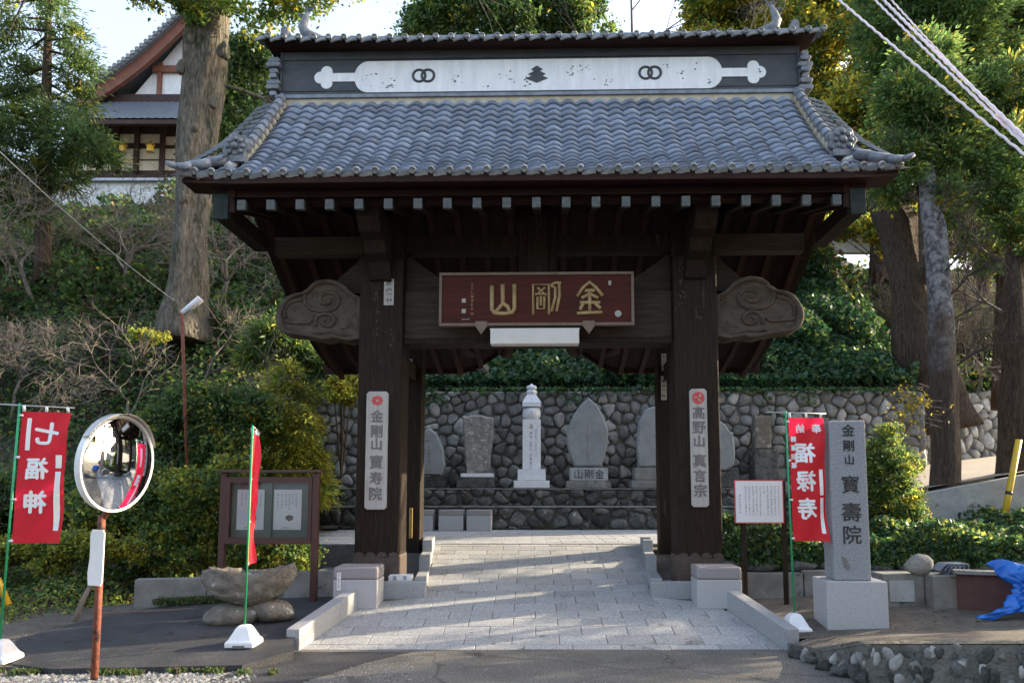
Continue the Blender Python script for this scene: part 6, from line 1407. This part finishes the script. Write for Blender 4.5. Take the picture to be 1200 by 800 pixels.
# --- hedge of ivy along the right
n = 42000; x = rng.uniform(2.75, 14, n); y = rng.uniform(10.95, 13.7, n); bump_ = .12*np.sin(x*2.3)+.08*np.sin(x*5.1+y*3)+.06*np.sin(y*7)
top = 1.10+bump_+.09*(y-11)+.0*x; z = top+rng.normal(size=n)*.04
m_ = rng.random(n) < .3; y = np.where(m_, 10.93+rng.random(n)*.1, y); z = np.where(m_, .74+(1.08-.74+bump_)*rng.random(n), z)
keep = ~((y > 12.9) & (x < 5.6)); C_ = np.stack([x, y-.05*np.sin(x*4), z], 1)[keep]
hg = mesh_obj(leaves_mesh('hedge', C_, .085, [M['leaf_ivy'], M['leaf_dark'], M['leaf_mid'], M['leaf_lime']], .8, mi=rng.choice(4, len(C_), p=[.40, .22, .31, .07]), upbias=.4), 'ivy_hedge'); kind(hg, 'stuff')
mb = MB(); mb.box(2.8, 14, 11.0, 13.6, .6, 1.02); kind(mb.build('planting_bed', M['soil']), 'structure')

# --- ground cover on the slopes
hv = np.vectorize(hill)
def scatter(name, n, xr, yr, size, mats, p, zoff=(.0, .12), aspect=.8, cond=None, upbias=.9, power=1.0, clump=0):
    x = rng.uniform(*xr, n); y = yr[0]+(yr[1]-yr[0])*rng.random(n)**power
    if clump: k = rng.integers(0, n//clump+1, n); bx = rng.uniform(*xr, n//clump+1); by = yr[0]+(yr[1]-yr[0])*rng.random(n//clump+1)**power; x = bx[k]+rng.normal(size=n)*.35; y = by[k]+rng.normal(size=n)*.35
    z = hv(x, y)
    ok = z > .0
    if cond is not None: ok &= cond(x, y, z)
    x, y, z = x[ok], y[ok], z[ok]; h_ = rng.uniform(*zoff, len(x))*(1+1.5*(np.sin(x*1.7)*np.sin(y*1.9+x) > .2))
    C_ = np.stack([x, y-.5*h_, z+h_], 1); mi = rng.choice(len(mats), len(C_), p=np.array(p)/sum(p))
    o = mesh_obj(leaves_mesh(name, C_, size*(.6+.022*y), mats, aspect, upbias=upbias, mi=mi), name); kind(o, 'stuff'); return o
scatter('ivy_ground_cover', 60000, (-5.6, 12), (20.9, 27), .16, [M['leaf_ivy'], M['leaf_dark'], M['leaf_mid']], [6, 3, 1], (.05, .35), power=1.3)
scatter('undergrowth', 26000, (-7, 22), (26, 32.5), .22, [M['leaf_dark'], M['leaf_ivy'], M['leaf_dead']], [5, 3, .8], (.0, .5))
scatter('undergrowth', 26000, (11, 26), (25, 34), .2, [M['leaf_dark'], M['leaf_mid'], M['leaf_yellow'], M['leaf_dead']], [5, 3, 1, 1], (.0, .6))
scatter('undergrowth', 60000, (-22, -5.0), (12.2, 24), .12, [M['leaf_dark'], M['leaf_mid'], M['leaf_dead'], M['leaf_lime']], [7, 2.5, 1.6, .3], (.0, .35), clump=60)
scatter('undergrowth', 30000, (-24, -5.5), (19, 31), .2, [M['leaf_dark'], M['leaf_mid'], M['leaf_dead']], [6, 3, 1.2], (.0, .3), clump=60)
scatter('bank_ground_cover', 16000, (-8.5, -3.0), (10.6, 12.4), .07, [M['leaf_mid'], M['leaf_dark'], M['leaf_lime'], M['leaf_dead']], [5, 4, 1.2, 1.5], (.0, .12), clump=40)
scatter('bank_ground_cover', 9000, (-9, -5.2), (9.2, 10.7), .06, [M['leaf_mid'], M['leaf_lime'], M['leaf_dead']], [3, 3, 2.5], (.0, .10), clump=50)

# --- fallen leaves and pebbles
n = 900; x = rng.uniform(-6.5, 6.5, n); y = rng.uniform(8.2, 13.5, n)
z = np.array([zl(a, b)+.006 if a < -2.9 else (zr(a, b)+.008 if a > 3.1 and b > 8.8 else (zramp(b)+.006 if b > 8.8 and abs(a-.12) < 1.5 else -1)) for a, b in zip(x, y)]); ok = (z > 0) & ((np.abs(x-.12) < 1.5) | (y < 10.7)) & ((x > -5) | (y < 9.5))
keep = ok & ((np.abs(x) > 3) | (rng.random(n) < .12)); C_ = np.stack([x, y, z], 1)[keep]
d_ = rng.normal(size=(len(C_), 3)); d_[:, 2] = 0; kind(mesh_obj(leaves_mesh('fallen_leaves', C_, .05, M['leaf_dead'], .6, dirs=d_, upbias=4), 'fallen_leaves'), 'stuff')
def pebbles(name, n, fx, fy, fz, s0, s1, m_):
    V = []; F = []; base = np.array([[1, 0, 0], [.3, .9, 0], [-.8, .5, 0], [-.7, -.6, 0], [.4, -.9, 0], [.1, 0, .7]]); fc = np.array([[0, 1, 5], [1, 2, 5], [2, 3, 5], [3, 4, 5], [4, 0, 5]])
    x = fx(n); y = fy(n); z = np.array([fz(a, b) for a, b in zip(x, y)]); ok = z > -.5; x, y, z = x[ok], y[ok], z[ok]; n = len(x)
    s_ = rng.uniform(s0, s1, n)*(rng.random(n)**1.5+.4); a = rng.uniform(0, 2*PI, n); c, s2 = np.cos(a), np.sin(a)
    bx = base[None]*s_[:, None, None]*rng.uniform(.7, 1.3, (n, 1, 3)); X = bx[:, :, 0]*c[:, None]-bx[:, :, 1]*s2[:, None]+x[:, None]; Y = bx[:, :, 0]*s2[:, None]+bx[:, :, 1]*c[:, None]+y[:, None]; Z = bx[:, :, 2]+z[:, None]
    V = np.stack([X, Y, Z], 2).reshape(-1, 3); F = (np.arange(n)[:, None, None]*6+fc[None]).reshape(-1, 3); kind(mesh_obj(fast_mesh(name, V, F, m_, True), name), 'stuff')
def gz(x, y):
    if x > -2.75 and y > 7.0+.0: return -1
    edge_ = 7.62+.05*math.sin(x*3)
    if y < edge_: return .0
    if x < -5.5 and y < 9.6+(-x-5.5)*.3: return .055+.06*max(0, y-8)
    return -1
pebbles('gravel', 26000, lambda n: rng.uniform(-8, -2.7, n), lambda n: rng.uniform(6.6, 10.3, n), gz, .012, .03, M['gravel'])
kind(poly_sheet('gravel_strip', [(-5.3, 7.7), (-9, 7.7), (-9, 10.6), (-6.2, 10.4), (-4.6, 11.2), (-4.5, 10.7), (-5.5, 9.6)][::-1], lambda x, y: .05+.07*max(0, y-7.8), M['dirt'], .2), 'structure')
pebbles('path_grit', 1500, lambda n: rng.uniform(-3.2, -1.2, n), lambda n: rng.uniform(7.3, 8.5, n), lambda x, y: .0 if y < 8.1 else -1, .004, .012, M['gravel'])

# --- things across the road, seen only in the mirror and by reflection
for i, (x, y, h_, lab) in enumerate(((9, -7, 9, 'round tree across the road to the right'), (-3, -14, 10, 'round tree far across the road behind the viewer'), (-14, -9, 8, 'round tree across the road to the left'), (17, 3, 9, 'round tree beside the road at the far right'), (11, -2, 8, 'dense round tree across the road at the right'), (14, 6, 8, 'dense round tree beyond the right edge of the road'))):
    simple_tree(lab, [(x+rd.gauss(0, 1.4), y+rd.gauss(0, 1.4), h_*.45+rd.uniform(0, h_*.5), 1.6, 1.6, 1.3) for _ in range(9)], [(x, y, z) for z in (0, h_*.3, h_*.6, h_*.9)], .25, 500, 30, .26, DY, [4, 4, 2, .6], .5, 30+i)
hs_ = thing('house', 'plain cream house across the road behind the viewer', 'house', (5, -17, 0)); MB().box(-5, 5, -4, 4, 0, 5.5).build('wall', M['hallcream'], hs_); MB().prism([(-5.6, 5.4), (5.6, 5.4), (0, 8.2)], -4.5, 4.5).build('roof', M['ridgetile'], hs_)
for x in (-3, 0, 3): MB().box(x-.7, x+.7, 4.0, 4.05, 1, 2.6).build('window', M['inkgrey'], hs_)

# weeds and moss along the broken edges
n = 5200; t_ = rng.random(n); x = -6.2+t_*3.6; y = 7.64+.06*np.sin(x*5)+rng.normal(size=n)*.04; keep = (np.sin(x*7)+np.sin(x*17+1) > -.6+rng.random(n))
x2 = rng.uniform(-5.2, -2.9, n); y2 = 10.2+(x2+5.2)*.42+rng.normal(size=n)*.06; x3 = rng.uniform(2.9, 9, n); y3 = 10.7+rng.normal(size=n)*.03; k3 = np.sin(x3*3)+np.sin(x3*9) > .3
C_ = np.concatenate([np.stack([x, y, .01+rng.random(n)*.035], 1)[keep], np.stack([x2, y2, zl(0, 10.6)+rng.random(n)*.08], 1), np.stack([x3, y3, .28+rng.random(n)*.07], 1)[k3]])
d_ = rng.normal(size=C_.shape)*.5; d_[:, 2] = 1; kind(mesh_obj(leaves_mesh('edge_weeds', C_, .06, [M['leaf_grass'], M['leaf_mid'], M['leaf_dead']], .2, dirs=d_, mi=rng.choice(3, len(C_), p=[.45, .35, .2])), 'edge_weeds'), 'stuff')
pebbles('road_grit', 9000, lambda n: rng.uniform(-6, 6, n), lambda n: rng.uniform(6.2, 8.7, n), lambda x, y: .002 if (x > -2.6 and x < 2.9 and y < 8.68) or (y < 7.5 and x < 2.9) else -1, .003, .008, M['gravel'])

n = 1500; x = rng.uniform(-6.2, 11, n); dr = np.abs(rng.normal(size=n))*(.10+.22*(np.sin(x*1.9)+np.sin(x*4.7+2) > .7)); C_ = np.stack([x, 20.52-rng.random(n)*.12+.25*(dr < .05), 4.82-dr], 1)
kind(mesh_obj(leaves_mesh('hanging_ivy', C_, .13, [M['leaf_ivy'], M['leaf_dark'], M['leaf_mid']], .8, mi=rng.choice(3, n, p=[.5, .3, .2])), 'hanging_ivy'), 'stuff')
n = 900; x = rng.uniform(-6, 8, n); k3 = np.sin(x*2.1)+np.sin(x*5.3) > .8; C_ = np.stack([x, 18.80-rng.random(n)*.12, .88+rng.random(n)*.10], 1)[k3]; d_ = rng.normal(size=C_.shape)*.5; d_[:, 2] = 1
kind(mesh_obj(leaves_mesh('wall_foot_weeds', C_, .12, [M['leaf_grass'], M['leaf_dead']], .25, dirs=d_, mi=rng.choice(2, len(C_), p=[.6, .4])), 'wall_foot_weeds'), 'stuff')
